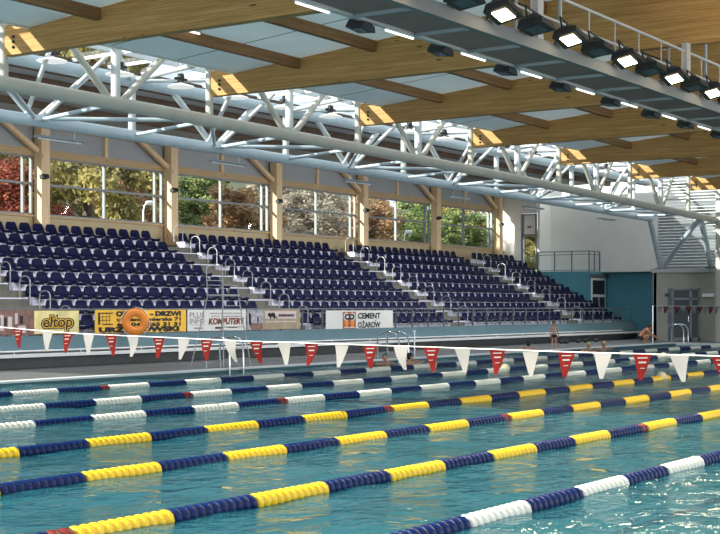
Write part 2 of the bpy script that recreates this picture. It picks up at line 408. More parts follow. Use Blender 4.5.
# ------------------------------------------------------------------ grandstand
YF = 28.8; NR = 8; DEP = .85; RISE = .445
Y0 = 29.55; T0 = EYE-.84
BL = [(23.0,27.5),(29.2,39.5),(41.0,51.3),(52.8,62.8),(64.4,69.3)]
GX0, GX1 = 10.0, 69.75
mb = MB()
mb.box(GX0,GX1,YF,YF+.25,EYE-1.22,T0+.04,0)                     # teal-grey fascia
mb.box(GX0,GX1+.3,YF+.06,YF+.24,DECK,EYE-1.22,1)                    # grey wall below
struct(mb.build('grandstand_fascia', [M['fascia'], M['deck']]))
mb = MB(); mb.box(GX0,GX1+.6,YF-.42,YF+.06,EYE-1.37,EYE-1.29); struct(mb.build('trim_3', M['coping']))
mb = MB(); mb.tube([(GX0,YF-.3,EYE-1.20),(GX1-2.5,YF-.3,EYE-1.20)], .022, 6)
for i in range(24):
    x = GX0+1+i*2.5
    if x < GX1-2.5: mb.tube([(x,YF-.3,EYE-1.29),(x,YF-.3,EYE-1.20)], .015, 5, cap=False)
tag(mb.build('foot_rail', M['coping']), 'thin white pipe rail running along the ledge below the grandstand', 'rail')
mb = MB()
for k in range(NR):
    ya = YF+.25 if k == 0 else Y0+k*DEP-.45; yb = Y0+k*DEP+.40
    if k == NR-1: yb = 36.75
    mb.box(GX0,GX1,ya,yb,DECK-.2,T0+RISE*k)
struct(mb.build('grandstand_terrace', M['concrete']))
mb = MB()
for bi,(xa,xb) in enumerate(BL):
    for k in range(NR):
        if bi == 0 and k > 5: continue
        yk = Y0+k*DEP; zz = T0+RISE*k
        n = max(1, round((xb-xa)/2.44)); L = (xb-xa)/n
        for j in range(n):
            x0 = xa+j*L+.03; x1 = xa+(j+1)*L-.03
            mb.box(x0,x1,yk-.02,yk+.38,zz,zz+.25,0)
            for q in range(4):
                cx = x0+(x1-x0)*(q+.5)/4; mb.box(cx-.03,cx+.03,yk-.028,yk-.02,zz+.10,zz+.16,1)
struct(mb.build('seat_plinths', [M['bench'], M['railing']]))
# aisle steps
mb = MB()
for a in range(4):
    xa = BL[a][1]+.06; xb = BL[a+1][0]-.06
    for k in range(NR-1):
        yk = Y0+k*DEP+.40; zz = T0+RISE*k
        mb.box(xa,xb,yk-.30,yk,zz,zz+RISE/2,0); mb.box(xa,xb,yk-.305,yk-.27,zz+RISE/2-.03,zz+RISE/2+.004,1)
struct(mb.build('aisle_steps', [M['concrete'], M['bench']]))

# seat
def seat_mesh():
    path = [(-.24,-.05,.20,0),(-.25,.02,.245,0),(-.20,.05,.258,0),(-.05,.035,.258,0),(.10,.03,.258,0),(.19,.06,.258,0),(.235,.14,.258,0),(.255,.25,.23,0),(.262,.315,.195,0),(.265,.345,.13,0)]
    b = MB(); vs = []; fs = []; nx = 8
    for side in (0, 1):
        for i,(y,z_,hw,_) in enumerate(path):
            for j in range(nx+1):
                f = -1+2*j/nx; dip = .025*(1-f*f) if 1 < i < 6 else 0
                yy = y + (.03*(1-f*f) if i >= 6 else 0); off = .022 if side else 0
                vs.append((f*hw, yy+off*(1 if i >= 6 else 0), z_-dip-(off if i < 6 else 0)))
    n = len(path)*(nx+1)
    for i in range(len(path)-1):
        for j in range(nx):
            a = i*(nx+1)+j; fs.append((a,a+1,a+nx+2,a+nx+1)); fs.append((n+a,n+a+nx+1,n+a+nx+2,n+a+1))
    rim = [j for j in range(nx+1)]+[i*(nx+1)+nx for i in range(1,len(path))]+[(len(path)-1)*(nx+1)+j for j in range(nx-1,-1,-1)]+[i*(nx+1) for i in range(len(path)-2,0,-1)]
    for p, q in zip(rim, rim[1:]+rim[:1]): fs.append((q,p,n+p,n+q))
    b.add(vs, fs, 0, True); return b.mesh('stadium_seat', M['seat'])
SEAT = seat_mesh()
bb = MB(); bb.box(-.12,.12,-.16,.20,-.005,.035); BRK = bb.mesh('mounting_bracket', M['bracket'])
BN = ['block at far left edge','block behind yellow banner','block behind cement banner','third full block along','last block by teal wall']
cand = []
for bi,(xa,xb) in enumerate(BL):
    n = int((xb-xa)/.605)
    for k in range(NR):
        if bi == 0 and k > 4: continue
        for j in range(n):
            if bi == 0 and j < n-4: continue
            x = xa+(j+.5)*(xb-xa)/n; y = Y0+k*DEP+.05; zz = T0+RISE*k+.262
            u = 360+1390*(.5541*x-.8324*y)/(.8324*x+.5541*y)
            if u < -6: continue
            d = .8324*x+.5541*y
            # seats hidden behind the banners are still built, but the far ones go last
            cand.append((d, bi, k, j, n, x, y, zz))
cand.sort()
ROWN = ['front','second','third','fourth','fifth','sixth','seventh','top']
for d,bi,k,j,n,x,y,zz in cand[:300]:
    o = link('stadium_seat', SEAT, None, (x,y,zz)); o.rotation_euler.z = random.uniform(-.015,.015)
    pos = f'{ORD[j]} from left' if bi else f'{ORD[n-1-j]} from right'
    tag(o, f'navy plastic seat, {pos}, {ROWN[k]} row, {BN[bi]}', 'seat', f'navy seats in the {BN[bi]}')
    link('mounting_bracket', BRK, o)
mb = MB(); sv = [v.co.copy() for v in SEAT.vertices]; sf = [tuple(p.vertices) for p in SEAT.polygons]
for d,bi,k,j,n,x,y,zz in cand[300:]: mb.add([v+Vector((x,y,zz)) for v in sv], sf, 0, True)
o = mb.build('distant_stadium_seats', M['seat']); o['kind'] = 'stuff'; o['label'] = 'rows of distant navy seats filling the right end of the grandstand'; o['category'] = 'seats'

# aisle hoops
def hoop_mesh():
    b = MB(); pts = [(0,-.22,0),(0,-.22,.55)]
    for i in range(7):
        a = math.pi*i/6; pts.append((0,-.22*math.cos(a)*1.0,.72+.16*math.sin(a)))
    pts += [(0,.22,.55),(0,.22,.25)]
    b.tube(pts, .017, 7); return b.mesh('stair_hoop', M['rail'])
HOOP = hoop_mesh(); AN = ['left aisle','second aisle','third aisle','right-hand aisle']
for a in range(4):
    for k in range(NR-1 if a == 0 else NR):
        x = BL[a+1][0]-.16; o = link('stair_hoop', HOOP, None, (x, Y0+k*DEP+.12, T0+RISE*k))
        tag(o, f'bent metal handrail hoop in the {AN[a]} of the grandstand, beside {ROWN[k]} row', 'handrail', 'handrail hoops in the grandstand aisles')

# front railing of the grandstand
t = thing('grandstand_railing', 'dark metal railing along the front edge of the grandstand', 'railing', (GX0,YF+.10,T0+.04))
RT = EYE-.07-(T0+.04)
b = MB(); b.tube([(0,0,RT),(GX1-GX0-.3,0,RT)], .025, 8); b.build('top_rail', M['railing'], t)
pm = MB(); pm.box(-.025,.025,-.025,.025,0,RT); pme = pm.mesh('post', M['railing'])
nP = 48
for i in range(nP+1): link('post', pme, t, ((GX1-GX0-.32)*i/nP+.02,0,0))
b = MB(); b.tube([(0,0,.10),(GX1-GX0-.3,0,.10)], .012, 6); b.build('lower_rail', M['railing'], t)

# ------------------------------------------------------------------ banners
def text(s, size, m, parent, x, z, name='lettering', off=.0, y=-.012, sx=1., shear=0, align='LEFT'):
    c = bpy.data.curves.new('t', 'FONT'); c.body = s; c.size = size; c.offset = off; c.align_x = align; c.extrude = .002; c.shear = shear; c.resolution_u = 3
    o = bpy.data.objects.new('t', c); COL.objects.link(o)
    dg = bpy.context.evaluated_depsgraph_get(); me = bpy.data.meshes.new_from_object(o.evaluated_get(dg))
    bpy.data.objects.remove(o); me.materials.clear(); me.materials.append(m)
    # fit: sx > 3 means a target width
    if sx > 0 and len(me.vertices):
        xs = [v.co.x for v in me.vertices]; wd = max(xs)-min(xs); f = sx/wd if sx != 1. else 1.; mn = min(xs)
        for v in me.vertices: v.co.x = (v.co.x-mn)*f
    for v in me.vertices: v.co = Vector((v.co.x, -v.co.z, v.co.y))
    o = link(name, me, parent, (x,y,z)); return o
YB = YF+.05
ZB1 = EYE-.085; ZB0 = EYE-.765
def banner(u0, u1, label, m, z0=ZB0, z1=ZB1, thick=.012):
    x0 = xat(u0,YB); x1 = xat(u1,YB)
    t = thing('advert_banner', label, 'banner', (x0,YB-.02,z0), 'advertising banners on the grandstand railing')
    b = MB(); n = 12; W = x1-x0; H = z1-z0
    for i in range(n):
        xa = W*i/n; xb = W*(i+1)/n
        b.box(xa,xb,-.006,.006,0,H)
    b.build('sheet', m, t)
    return t, W, H
def patch(name, m, par, x0,x1,z0,z1,y=-.012):
    b = MB(); b.quad((x0,y,z0),(x1,y,z0),(x1,y,z1),(x0,y,z1)); return b.build(name, m, par)
def patches(name, m, par, rects, y=-.012):
    b = MB()
    for x0,x1,z0,z1 in rects: b.quad((x0,y,z0),(x1,y,z0),(x1,y,z1),(x0,y,z1))
    return b.build(name, m, par)
# left: brown photo + eltop
t, W, H = banner(-16, 78, 'long banner with brown house picture and the word eltop on yellow', M['bbrown'])
xs = xat(37,YB)-xat(-16,YB)
patch('yellow_field', M['bcream'], t, xs-.15, W-.02, .02, H-.02)
patches('house_picture', M['bmauve'], t, [(xs-1.45,xs-1.25,.12,.55),(xs-1.1,xs-.95,.2,.5),(xs-.75,xs-.45,.05,.25),(xs-.85,xs-.75,.3,.6)], -.009)
patches('house_windows', M['ink'], t, [(xs-1.9+i*.22,xs-1.8+i*.22,.25,.48) for i in range(4)]+[(xs-.68,xs-.56,.30,.52)], -.011)
text('eltop', .44, M['byel'], t, xs+.14, .20, off=.030, y=-.018, sx=1.18, shear=.1)
text('eltop', .44, M['ink'], t, xs+.10, .20, off=.055, y=-.014, sx=1.28, shear=.1)
text('eltop', .44, M['ink'], t, xs+.17, .205, off=.004, y=-.024, sx=1.12, shear=.1)
# yellow OKNA - DRZWI
t, W, H = banner(94, 185, 'yellow banner reading OKNA - DRZWI in black letters, orange lifebuoy hanging before it', M['byel'])
patches('window_emblem', M['ink'], t, [(.12,.20,.25,.60),(.12,.74,.57,.60),(.30,.74,.24,.27)]+[(.30+i*.14,.32+i*.14,.27,.57) for i in range(3)]+[(.20,.64,.37,.385),(.20,.64,.47,.485)])
text('OKNA', .19, M['ink'], t, .86, .50, off=.013, sx=1.02); text('- DRZWI', .19, M['ink'], t, 2.35, .50, off=.013, sx=1.42)
text('ul. Sandomierska 71', .15, M['ink'], t, .90, .345, off=.006, sx=2.86)
text('tel. 041 265 31 31', .15, M['ink'], t, .90, .19, off=.007, sx=2.86)
text('URZĘDOWSKI', .19, M['ink'], t, .14, .03, off=.013, sx=3.55)
# white KOMPUTERY
t, W, H = banner(186.5, 245, 'white banner with PLUS INFO and the red outlined word KOMPUTERY', M['bwhite'])
text('PLUS', .24, M['inkg'], t, .10, .43, off=.0, sx=.72); text('INFO', .24, M['inkg'], t, .10, .24, off=.0, sx=.72)
text('KOMPUTERY', .27, M['inkr'], t, 1.02, .21, off=.012, sx=1.86, shear=.15); text('KOMPUTERY', .27, M['ink'], t, 1.04, .215, off=-.004, y=-.018, sx=1.80, shear=.15)
patches('small_print', M['inkg'], t, [(1.1,1.55,.55,.575),(1.6,2.2,.55,.575),(2.25,2.75,.55,.575),(1.15,1.6,.46,.48),(1.9,2.6,.46,.48),(.12,.8,.19,.2),(.3,.75,.07,.11)])
patch('small_print', M['ink'], t, 1.35,1.75,.06,.12); patch('small_print', M['ink'], t, 2.0,2.5,.08,.10)
# brown with map
t, W, H = banner(246, 299, 'brown banner with grey picture at left and small dark map emblem', M['bkhaki'])
patch('grey_picture', mat('picture_grey', (.36,.35,.38), .6, noise=.5, nscale=7.), t, 0, .85, 0, H)
patch('brown_field', M['bbrown'], t, .2,.85,0,.22,-.014)
patch('pale_field', M['bmauve'], t, .98, 2.75, .36, H-.06); patch('pale_line', M['bmauve'], t, .98,2.75,.24,.28)
b = MB()
for cx,cz,rx,rz in ((1.22,.50,.09,.07),(1.28,.42,.04,.06),(1.42,.50,.12,.08),(1.5,.42,.06,.06),(1.62,.40,.04,.03)):
    b.add([(cx+rx*math.cos(a*math.pi/4+.3)*(1+.25*(a%2)),-.018,cz+rz*math.sin(a*math.pi/4+.3)) for a in range(8)], [tuple(range(8))])
b.build('map_emblem', M['ink'], t)
patches('small_print', M['inkg'], t, [(1.75+i*.13,1.85+i*.13,.43,.52) for i in range(7)])
patches('dark_strokes', M['ink'], t, [(.1,.2,.15,.55),(.55,.63,.25,.42)])
# cement
t, W, H = banner(325, 392, 'white banner reading CEMENT OŻARÓW with a red square emblem', M['bwhite'], EYE-.86, EYE-.125)
x0 = W*.235; e = .68
patch('emblem_square', M['inkr'], t, x0, x0+.86, .05, .68)
b = MB()
for cx in (.235,.625):
    b.add([(x0+cx+.185*math.cos(a*math.pi/8),-.016,.50+.155*math.sin(a*math.pi/8)) for a in range(16)], [tuple(range(16))])
    b.quad((x0+cx-.17,-.016,.09),(x0+cx+.17,-.016,.09),(x0+cx+.13,-.016,.13),(x0+cx-.13,-.016,.13))
b.build('emblem_circles', M['bwhite'], t)
text('CO', .27, M['ink'], t, x0+.10, .405, off=.018, y=-.022, sx=.66)
b = MB()
for cx in (.235,.625): b.add([(x0+cx-.15,-.02,.33),(x0+cx-.05,-.02,.12),(x0+cx+.05,-.02,.12),(x0+cx+.15,-.02,.33)], [(0,1,2,3)])
b.build('emblem_shapes', M['buoy'], t)
text('CEMENT', .29, M['ink'], t, x0+1.0, .43, off=.009, sx=1.55); text('OŻAROW', .29, M['ink'], t, x0+1.0, .09, off=.009, sx=1.55)
b = MB(); b.quad((x0+2.17,-.014,.315),(x0+2.22,-.014,.315),(x0+2.29,-.014,.375),(x0+2.22,-.014,.375)); b.build('letter_accent', M['ink'], t)

# lifebuoy
b = MB(); n = 28; vs = []; fs = []; Rb, rb = .28, .125; nn = 10
for i in range(n):
    a = 2*math.pi*i/n
    for j in range(nn):
        c = 2*math.pi*j/nn; rr = Rb+rb*math.cos(c); vs.append((rr*math.cos(a), .06*math.sin(c), rr*math.sin(a)))
for i in range(n):
    for j in range(nn):
        fs.append((i*nn+j, ((i+1)%n)*nn+j, ((i+1)%n)*nn+(j+1)%nn, i*nn+(j+1)%nn))
b.add(vs, fs, 0, True)
o = tag(b.build('lifebuoy', M['buoy'], None, (xat(135,YF-.36),YF-.36,EYE-.44)), 'round orange lifebuoy hanging in front of the yellow banner', 'lifebuoy')
b = MB()
for q in range(4):
    a0 = q*math.pi/2+.6; pts = [(.43*math.cos(a0+i*.13), -.03, .43*math.sin(a0+i*.13)) for i in range(9)]; b.tube(pts, .012, 5)
b.build('grab_rope', M['cord'], o); o.rotation_euler.z = R(-42)
b = MB(); b.tube([(0,0,.36),(-.03,.1,.42),(-.146,.461,.36)], .012, 6); b.build('hook', M['railing'], o)

# ------------------------------------------------------------------ back wall with windows
YW = 36.8
ZS, ZH, ZT = EYE+3.18, EYE+5.33, EYE+6.55
CX = [34.6+6.83*k for k in range(-3,6)]
slab('wall_back', GX0, 70.0, YW-.02, YW+.25, T0+RISE*7-.1, ZS, M['beige'])
slab('trim_4', GX0, 69.0, YW-.12, YW+.05, ZS, ZS+.07, M['rail_wood'])
slab('trim_5', GX0, 69.0, YW-.10, YW+.12, ZH, ZH+.26, M['rail_wood'])
slab('wall_back_upper', GX0, 70.0, YW, YW+.2, ZH+.26, ZT, M['upper'])
slab('trim_6', GX0, 69.0, YW-.10, YW, ZT-.22, ZT, M['rail_wood'])
# timber columns
cb = MB(); cb.box(-.20,.20,-.36,0,0,ZT-ZS+.75); cme = cb.mesh('timber_column', M['column'])
jb = MB(); jb.box(-.09,.09,-.12,0,0,ZT-ZH-.48); 
WN = ['far left','second from left','third from left','fourth from left','fifth from left','rightmost']
vis = 0; COLN = []
for i, x in enumerate(CX):
    lab = f'pale timber column between stand windows, {ORD[max(0,i-3)]} from left in view' if i >= 3 else 'pale timber column of the window wall beyond the left edge of the photo'
    o = tag(link('timber_column', cme, None, (x,YW-.12,ZS-.75)), lab, 'column', 'timber columns along the window wall')
    # knee brace going up to the left
    br = MB(); br.bar((-.20,-.16,ZH-ZS+.75+.15),(-2.0,-.16,ZT-ZS+.70),.16,.16); br.build('knee_brace', M['column'], o)
    if i >= 3:
        l = MB(); l.box(-.14,.14,-.20,.0,-.07,.07); l.box(-.02,.02,-.02,.06,-.04,.04); 
        k = l.build('wall_spotlight', M['black'], None, (x-.18,YW-.50,EYE+4.55)); k.rotation_euler = (R(-12),0,0)
        tag(k, f'small black spotlight fixed to the {ORD[i-3]} timber column from left', 'spotlight', 'black spotlights on the timber columns')
        a = MB(); a.tube([(.02,.02,0),(.10,.16,0)], .02, 6); a.build('bracket', M['black'], k)
# windows (one per bay)
for i in range(len(CX)-1):
    xa = CX[i]+.2; xb = CX[i+1]-.2
    if i == 0: continue
    f = MB(); y0, y1 = YW-.02, YW+.06; zm = (ZS+ZH)/2+.10
    f.box(xa,xb,y0,y1,ZS+.07,ZS+.13); f.box(xa,xb,y0,y1,ZH-.06,ZH); f.box(xa,xb,y0,y1,zm-.04,zm+.04)
    for xx in (xa+.03,(xa+xb)/2,xb-.42,xb-.03): f.box(xx-.035,xx+.035,y0-.02,y1+.02,ZS+.07,ZH)
    wn = struct(f.build(f'window_{i}', M['alu']))
    g = MB(); g.quad((xa,YW+.02,ZS+.07),(xb,YW+.02,ZS+.07),(xb,YW+.02,ZH),(xa,YW+.02,ZH)); g.build('pane', M['glass'], wn)
    p = MB(); xm = (xa+xb)/2; p.box(xm-.08,xm+.08,YW-.12,YW,ZH+.26,ZT-.22)
    struct(p.build(f'trim_{10+i}', M['column']))

# ------------------------------------------------------------------ end walls
XE = 70.0
slab('wall_end_left', XE, XE+.25, 35.75, YW+.2, T0, EYE+8, M['white'])
slab('wall_end_door_head', XE, XE+.25, 34.75, 35.75, EYE+5.25, EYE+8, M['white'])
mb = MB(); ya, yb = 34.80, 35.72
mb.box(XE+.02,XE+.16,yb-.16,yb,EYE+2.1,EYE+5.22); mb.box(XE+.02,XE+.16,ya,ya+.06,EYE+2.1,EYE+5.22)
mb.box(XE+.02,XE+.16,ya,yb,EYE+5.14,EYE+5.22); mb.box(XE+.02,XE+.16,ya,yb,EYE+3.98,EYE+4.08)
mb.box(XE+.06,XE+.12,ya+.05,yb-.1,EYE+4.08,EYE+5.15,1)
dn = struct(mb.build('door_1', [M['alu'], M['white']]))
g = MB(); g.quad((XE+.1,ya,EYE+2.1),(XE+.1,yb,EYE+2.1),(XE+.1,yb,EYE+4.0),(XE+.1,ya,EYE+4.0)); g.build('pane', M['glass'], dn)
s_ = MB(); s_.box(XE+.03,XE+.058,ya+.30,ya+.55,EYE+4.42,EYE+4.55); s_.build('sign_plate', M['inkg'], dn)
slab('wall_end_upper', XE+1.5, XE+1.7, 23.0, 34.8, EYE+1.95, EYE+8, M['white'])
slab('wall_end_return', XE+.1, XE+1.6, 34.62, 34.75, EYE+1.95, EYE+8, M['white'])
slab('wall_balcony', XE, XE+2.4, 31.54, YW-.02, DECK, EYE+1.95, M['teal'])
# balcony door in the side face (facing the pool)
mb = MB(); xa, xb, yd = XE+.12, XE+1.95, 31.54; z0, z1 = EYE-.75, EYE+1.62
mb.box(xa,xb,yd-.05,yd,z0,z1); dd = struct(mb.build('door_2', M['coping']))
for (p0,p1,q0,q1) in ((.12,1.71,1.45,2.22),(.12,.88,.1,1.3),(1.0,1.71,.1,1.3)):
    g = MB(); g.box(xa+p0,xa+p1,yd-.062,yd-.045,z0+q0,z0+q1); g.build('door_panel', M['black'], dd)
slab('trim_20', XE-.02, XE+2.5, 31.40, 31.54, EYE+1.62, EYE+1.80, M['railing'])
slab('wall_teal', XE+2.4, XE+2.6, 20, 31.54, DECK, EYE+1.95, M['teal'])
slab('trim_21', XE+1.5, XE+2.6, 20, 31.54, EYE+1.93, EYE+1.96, M['white'])
# balcony railing
t = thing('balcony_railing', 'dark metal railing around the balcony above the teal wall', 'railing', (XE+.06,31.62,EYE+1.96))
b = MB(); hh = 1.10
for zz in (hh, hh-.18, .06): b.tube([(0,3.1,zz),(0,0,zz),(1.4,0,zz)], .022 if zz == hh else .014, 6)
b.build('rails', M['railing'], t)
pm = MB(); pm.box(-.025,.025,-.025,.025,0,hh); pme = pm.mesh('post', M['railing'])
for p in ((0,3.1,0),(0,2.07,0),(0,1.03,0),(0,0,0),(.7,0,0),(1.4,0,0)): link('post', pme, t, p)
# grey block with louvres
XG = 66.4
slab('wall_grey', XG, XG+.3, 8, 26.45, DECK, EYE+1.72, M['grey'])
slab('wall_grey_side', XG, XE+2.4, 26.30, 26.5, DECK, EYE+1.72, M['grey'])
slab('trim_22', XG-.12, XG+1.6, 8, 26.55, EYE+1.72, EYE+1.92, mat('ledge_grey', (.42,.43,.41), .7))
mb = MB(); zz = EYE+1.95; i = 0
while zz < EYE+6.4:
    mb.add([(XG+1.0,23.0,zz),(XG+1.0,26.6,zz),(XG+.93,26.6,zz+.10),(XG+.93,23.0,zz+.10),(XG+1.0,23.0,zz+.13),(XG+1.0,26.6,zz+.13)], [(0,1,2,3),(3,2,5,4)]); zz += .155
struct(mb.build('louvre_wall', mat('louvre_metal', (.40,.43,.44), .5, .2)))
slab('wall_end_right', XG+.8, XG+1.2, 8, 23.0, EYE+1.9, EYE+8, M['grey'])
# grey wall door
mb = MB(); ya, yb = 23.98, 25.58; z0 = DECK
def uy(u): tt = (u-360)/1390; return XG*(.5541-.8324*tt)/(.8324+.5541*tt)
ya, yb = uy(700), uy(672)
zt = EYE+.92
mb.box(XG-.05,XG,yb-.10,yb,z0,zt); mb.box(XG-.05,XG,ya,ya+.08,z0,zt); mb.box(XG-.05,XG,ya,yb,zt-.08,zt); mb.box(XG-.05,XG,ya,yb,zt-.56,zt-.46)
ym = uy(691); mb.box(XG-.05,XG,ym-.06,ym+.06,z0,zt); mb.box(XG-.05,XG,ya,yb,z0,z0+.18)
d3 = struct(mb.build('door_3', M['alu']))
g = MB(); g.box(XG-.02,XG-.008,ya+.05,yb-.05,z0+.1,zt-.05); g.build('pane', mat('door_glass', (.08,.105,.105), .12), d3)
h = MB(); h.tube([(XG-.10,ym+.10,z0+.95),(XG-.10,ym+.10,z0+1.25)], .02, 6); h.build('door_handle', M['chrome'], d3)
g = MB(); g.box(XG-.012,XG,yb,yb+.22,z0,zt); struct(g.build('trim_23', M['railing']))
b = MB(); b.box(-.06,0,-.13,.13,-.08,.08); o = tag(b.build('exit_sign', M['green'], None, (XG,uy(667.5),EYE+.60)), 'small dark green exit sign on the grey wall left of the door', 'sign')
b = MB(); b.box(-.12,0,-.28,.28,-.08,.08); o = tag(b.build('wall_lamp', M['disc'], None, (XG,uy(708.5),EYE+.58)), 'small white wall lamp on the grey wall right of the door', 'lamp')
# column right of louvres
slab('wall_end_column', XG-1.15, XG-.75, 22.50, 22.85, DECK, EYE+6.5, M['steel'])

# ------------------------------------------------------------------ roof
BX = [20.6+6.85*k for k in range(-2,8)]
def zp(y): return EYE+6.05+.086*(20-y)        # panel level
ZBOT = EYE+5.36
YE = 22.75                                       # tip of the beams at the truss
YN = -7.0
def beam_mesh():
    b = MB(); w = .11
    ys_ = [YE, 22.2]+[20-2.2*i for i in range(0,13)]; ys_ = [y for y in ys_ if y > YN]+[YN]
    n = len(ys_); vs = []
    for y in ys_:
        zt = (zp(y)+.25 if y < 22.3 else ZBOT+.62)-ZBOT
        vs += [(-w,y,0),(w,y,0),(w,y,zt),(-w,y,zt)]
    fs = [(3,2,1,0)]
    for i in range(n-1):
        a = i*4
        for j in range(4): fs.append((a+j, a+(j+1)%4, a+4+(j+1)%4, a+4+j))
    fs.append(tuple((n-1)*4+j for j in range(4)))
    b.add(vs, fs); return b.mesh('glulam_beam', M['beam'])
BME = beam_mesh()
bolt = MB()
for zz in (.16,.27,.38): bolt.lathe([(.001,-.14),(.035,-.14),(.035,-.11)], 'x', (0,YE-.28,zz), 8)
BOLT = bolt.mesh('bolts', M['black'])
for i, x in enumerate(BX):
    lab = f'large glued timber roof beam over the pool, {ORD[i-2]} counting from upper left' if i >= 2 else 'large glued timber roof beam overhead, outside the photo'
    o = tag(link('glulam_beam', BME, None, (x,0,ZBOT)), lab, 'beam', 'timber roof beams')
    link('bolts', BOLT, o)
# ceiling panels with a seam at mid bay and purlins between beams
PY = [21.95]+[round(20-2.2*i,1) for i in range(0,12)]
mb = MB()
for i in range(len(BX)-1):
    xa, xb = BX[i]+.11, BX[i+1]-.11; xm = (xa+xb)/2
    th = (xb-xa)/3; w_ = .025
    for (p, q, m_) in ((xa,xa+th-w_,0),(xa+th-w_,xa+th+w_,1),(xa+th+w_,xb-th-w_,0),(xb-th-w_,xb-th+w_,1),(xb-th+w_,xb,0)):
        mb.quad((p,21.95,zp(21.95)),(p,YN,zp(YN)),(q,YN,zp(YN)),(q,21.95,zp(21.95)), m_)
struct(mb.build('ceiling', [M['panel'], M['seam']]))
pb = MB(); pb.box(.115,6.85-.115,-.07,.07,-.25,.0); PME = pb.mesh('roof_purlin', M['purlin'])
PW = ['left of','right of']
for i in range(len(BX)-1):
    for j, y in enumerate(PY[1:10]):
        o = link('roof_purlin', PME, None, (BX[i],y,zp(y)))
        tag(o, f'dark timber purlin between roof panels, {ORD[j]} from the truss, bay behind {ORD[max(0,i-2)]} big beam' if i >= 2 else f'dark timber purlin, {ORD[j]} from the truss, in the bay {"nearest left" if i else "outside left"}', 'purlin', 'dark purlins between the roof beams')
eb = MB(); eb.box(.115,6.85-.115,-.05,.05,-.03,.25); EME = eb.mesh('t', M['steelw'])
for i in range(len(BX)-1): struct(link(f'trim_{30+i}', EME, None, (BX[i],22.0,zp(21.95))))

# skylight over the truss and the stand roof
YA, YBt = 22.9, 25.57
ZA = lambda x: EYE+4.80-.000115*(x-20)**2*2 - .003*(x-20)
ZBc = lambda x: EYE+4.58-.00008*(x-20)**2*2
ZTOP = EYE+6.02
XT0, XT1 = 13.75, 65.0
t = thing('roof_truss', 'long white tubular steel truss running under the roof edge above the pool side', 'truss', (0,0,0))
def chord(name, f, y, r, m, seg=14, x1=XT1):
    b = MB(); b.tube([(XT0+(x1-XT0)*i/seg, y, f(XT0+(x1-XT0)*i/seg)) for i in range(seg+1)], r, 14); return b.build(name, m, t)
chord('near_lower_chord', ZA, YA, .165, M['steel'], x1=66.3)
chord('far_lower_chord', ZBc, YBt, .155, M['steelb'], x1=63.9)
chord('near_top_chord', lambda x: ZTOP+.25, YA+.1, .12, M['steelw'])
chord('far_top_chord', lambda x: ZTOP, YBt, .17, M['steelb'])
for i in range(1, len(BX)-1):
    x = BX[i]
    b = MB(); b.tube([(x,YA,ZA(x)),(x,YA,ZTOP+.2)], .10, 12); b.build('post', M['steel'], t)
    xm = x+3.43
    if xm < XT1:
        b = MB(); b.tube([(xm,YA,ZA(xm)),(xm,YA,ZTOP+.2)], .115, 12); b.build('post', M['steelw'], t)
        for s in (-1,1):
            b = MB(); b.tube([(xm+s*.12,YA,ZA(xm)),(xm+s*1.78,YA,ZTOP+.2)], .085, 10); b.build('web_diagonal', M['steel'], t)
            b = MB(); b.tube([(xm,YBt,ZBc(xm)),(xm+s*1.9,YBt,ZTOP)], .085, 10); b.build('web_diagonal', M['steelw'], t)
            b = MB(); b.tube([(xm,YBt,ZBc(xm)+.05),(xm+s*3.35,YA,ZA(xm+s*3.35))], .055, 8); b.build('plan_brace', M['steelb'], t)
            b = MB(); b.tube([(xm+s*.3,YBt,ZBc(xm)+.15),(xm+s*.9,YA+1.2,ZTOP+.1)], .06, 8); b.build('web_diagonal', M['steelw'], t)
        b = MB(); b.tube([(xm,YBt,ZBc(xm)),(xm,YA,ZA(xm))], .055, 8); b.build('cross_strut', M['steelb'], t)
        b = MB(); b.box(xm-.25,xm+.25,YBt-.25,YBt-.05,ZBc(xm)-.02,ZBc(xm)+.04); b.build('gusset_plate', M['steelw'], t)
    b = MB(); b.tube([(x,YBt,ZBc(x)),(x,YA,ZA(x))], .05, 8); b.build('cross_strut', M['steelb'], t)
    b = MB(); b.tube([(x,YBt,ZBc(x)),(x,YBt,ZTOP)], .10, 10); b.build('post', M['steelw'], t)
    b = MB(); b.tube([(x,YA+.1,ZTOP+.25),(x,YBt,ZTOP)], .07, 8); b.build('top_cross_beam', M['steelw'], t)
    b = MB(); b.tube([(xm,YA+.1,ZTOP+.25),(x+6.85,YBt,ZTOP)], .05, 8); b.build('top_brace', M['steelw'], t)
    b = MB(); b.tube([(xm,YA+.1,ZTOP+.25),(x,YBt,ZTOP)], .05, 8); b.build('top_brace', M['steelw'], t)
# support legs at the far end
P1 = (XG+.25,26.15,EYE+1.92); P2 = (XG-.02,23.45,EYE+1.92)
for a, b_ in (((63.7,YBt,ZBc(63.7)),P1),((63.3,YA,ZA(63.3)),P1),((63.3,YA,ZA(63.3)),P2)):
    b = MB(); b.tube([a,b_], .135, 12); b.build('support_leg', M['steelb'], t)
for p in (P1,P2):
    b = MB(); b.box(p[0]-.25,p[0]+.25,p[1]-.22,p[1]+.22,p[2]-.0,p[2]+.05); b.build('foot_plate', M['black'], t)
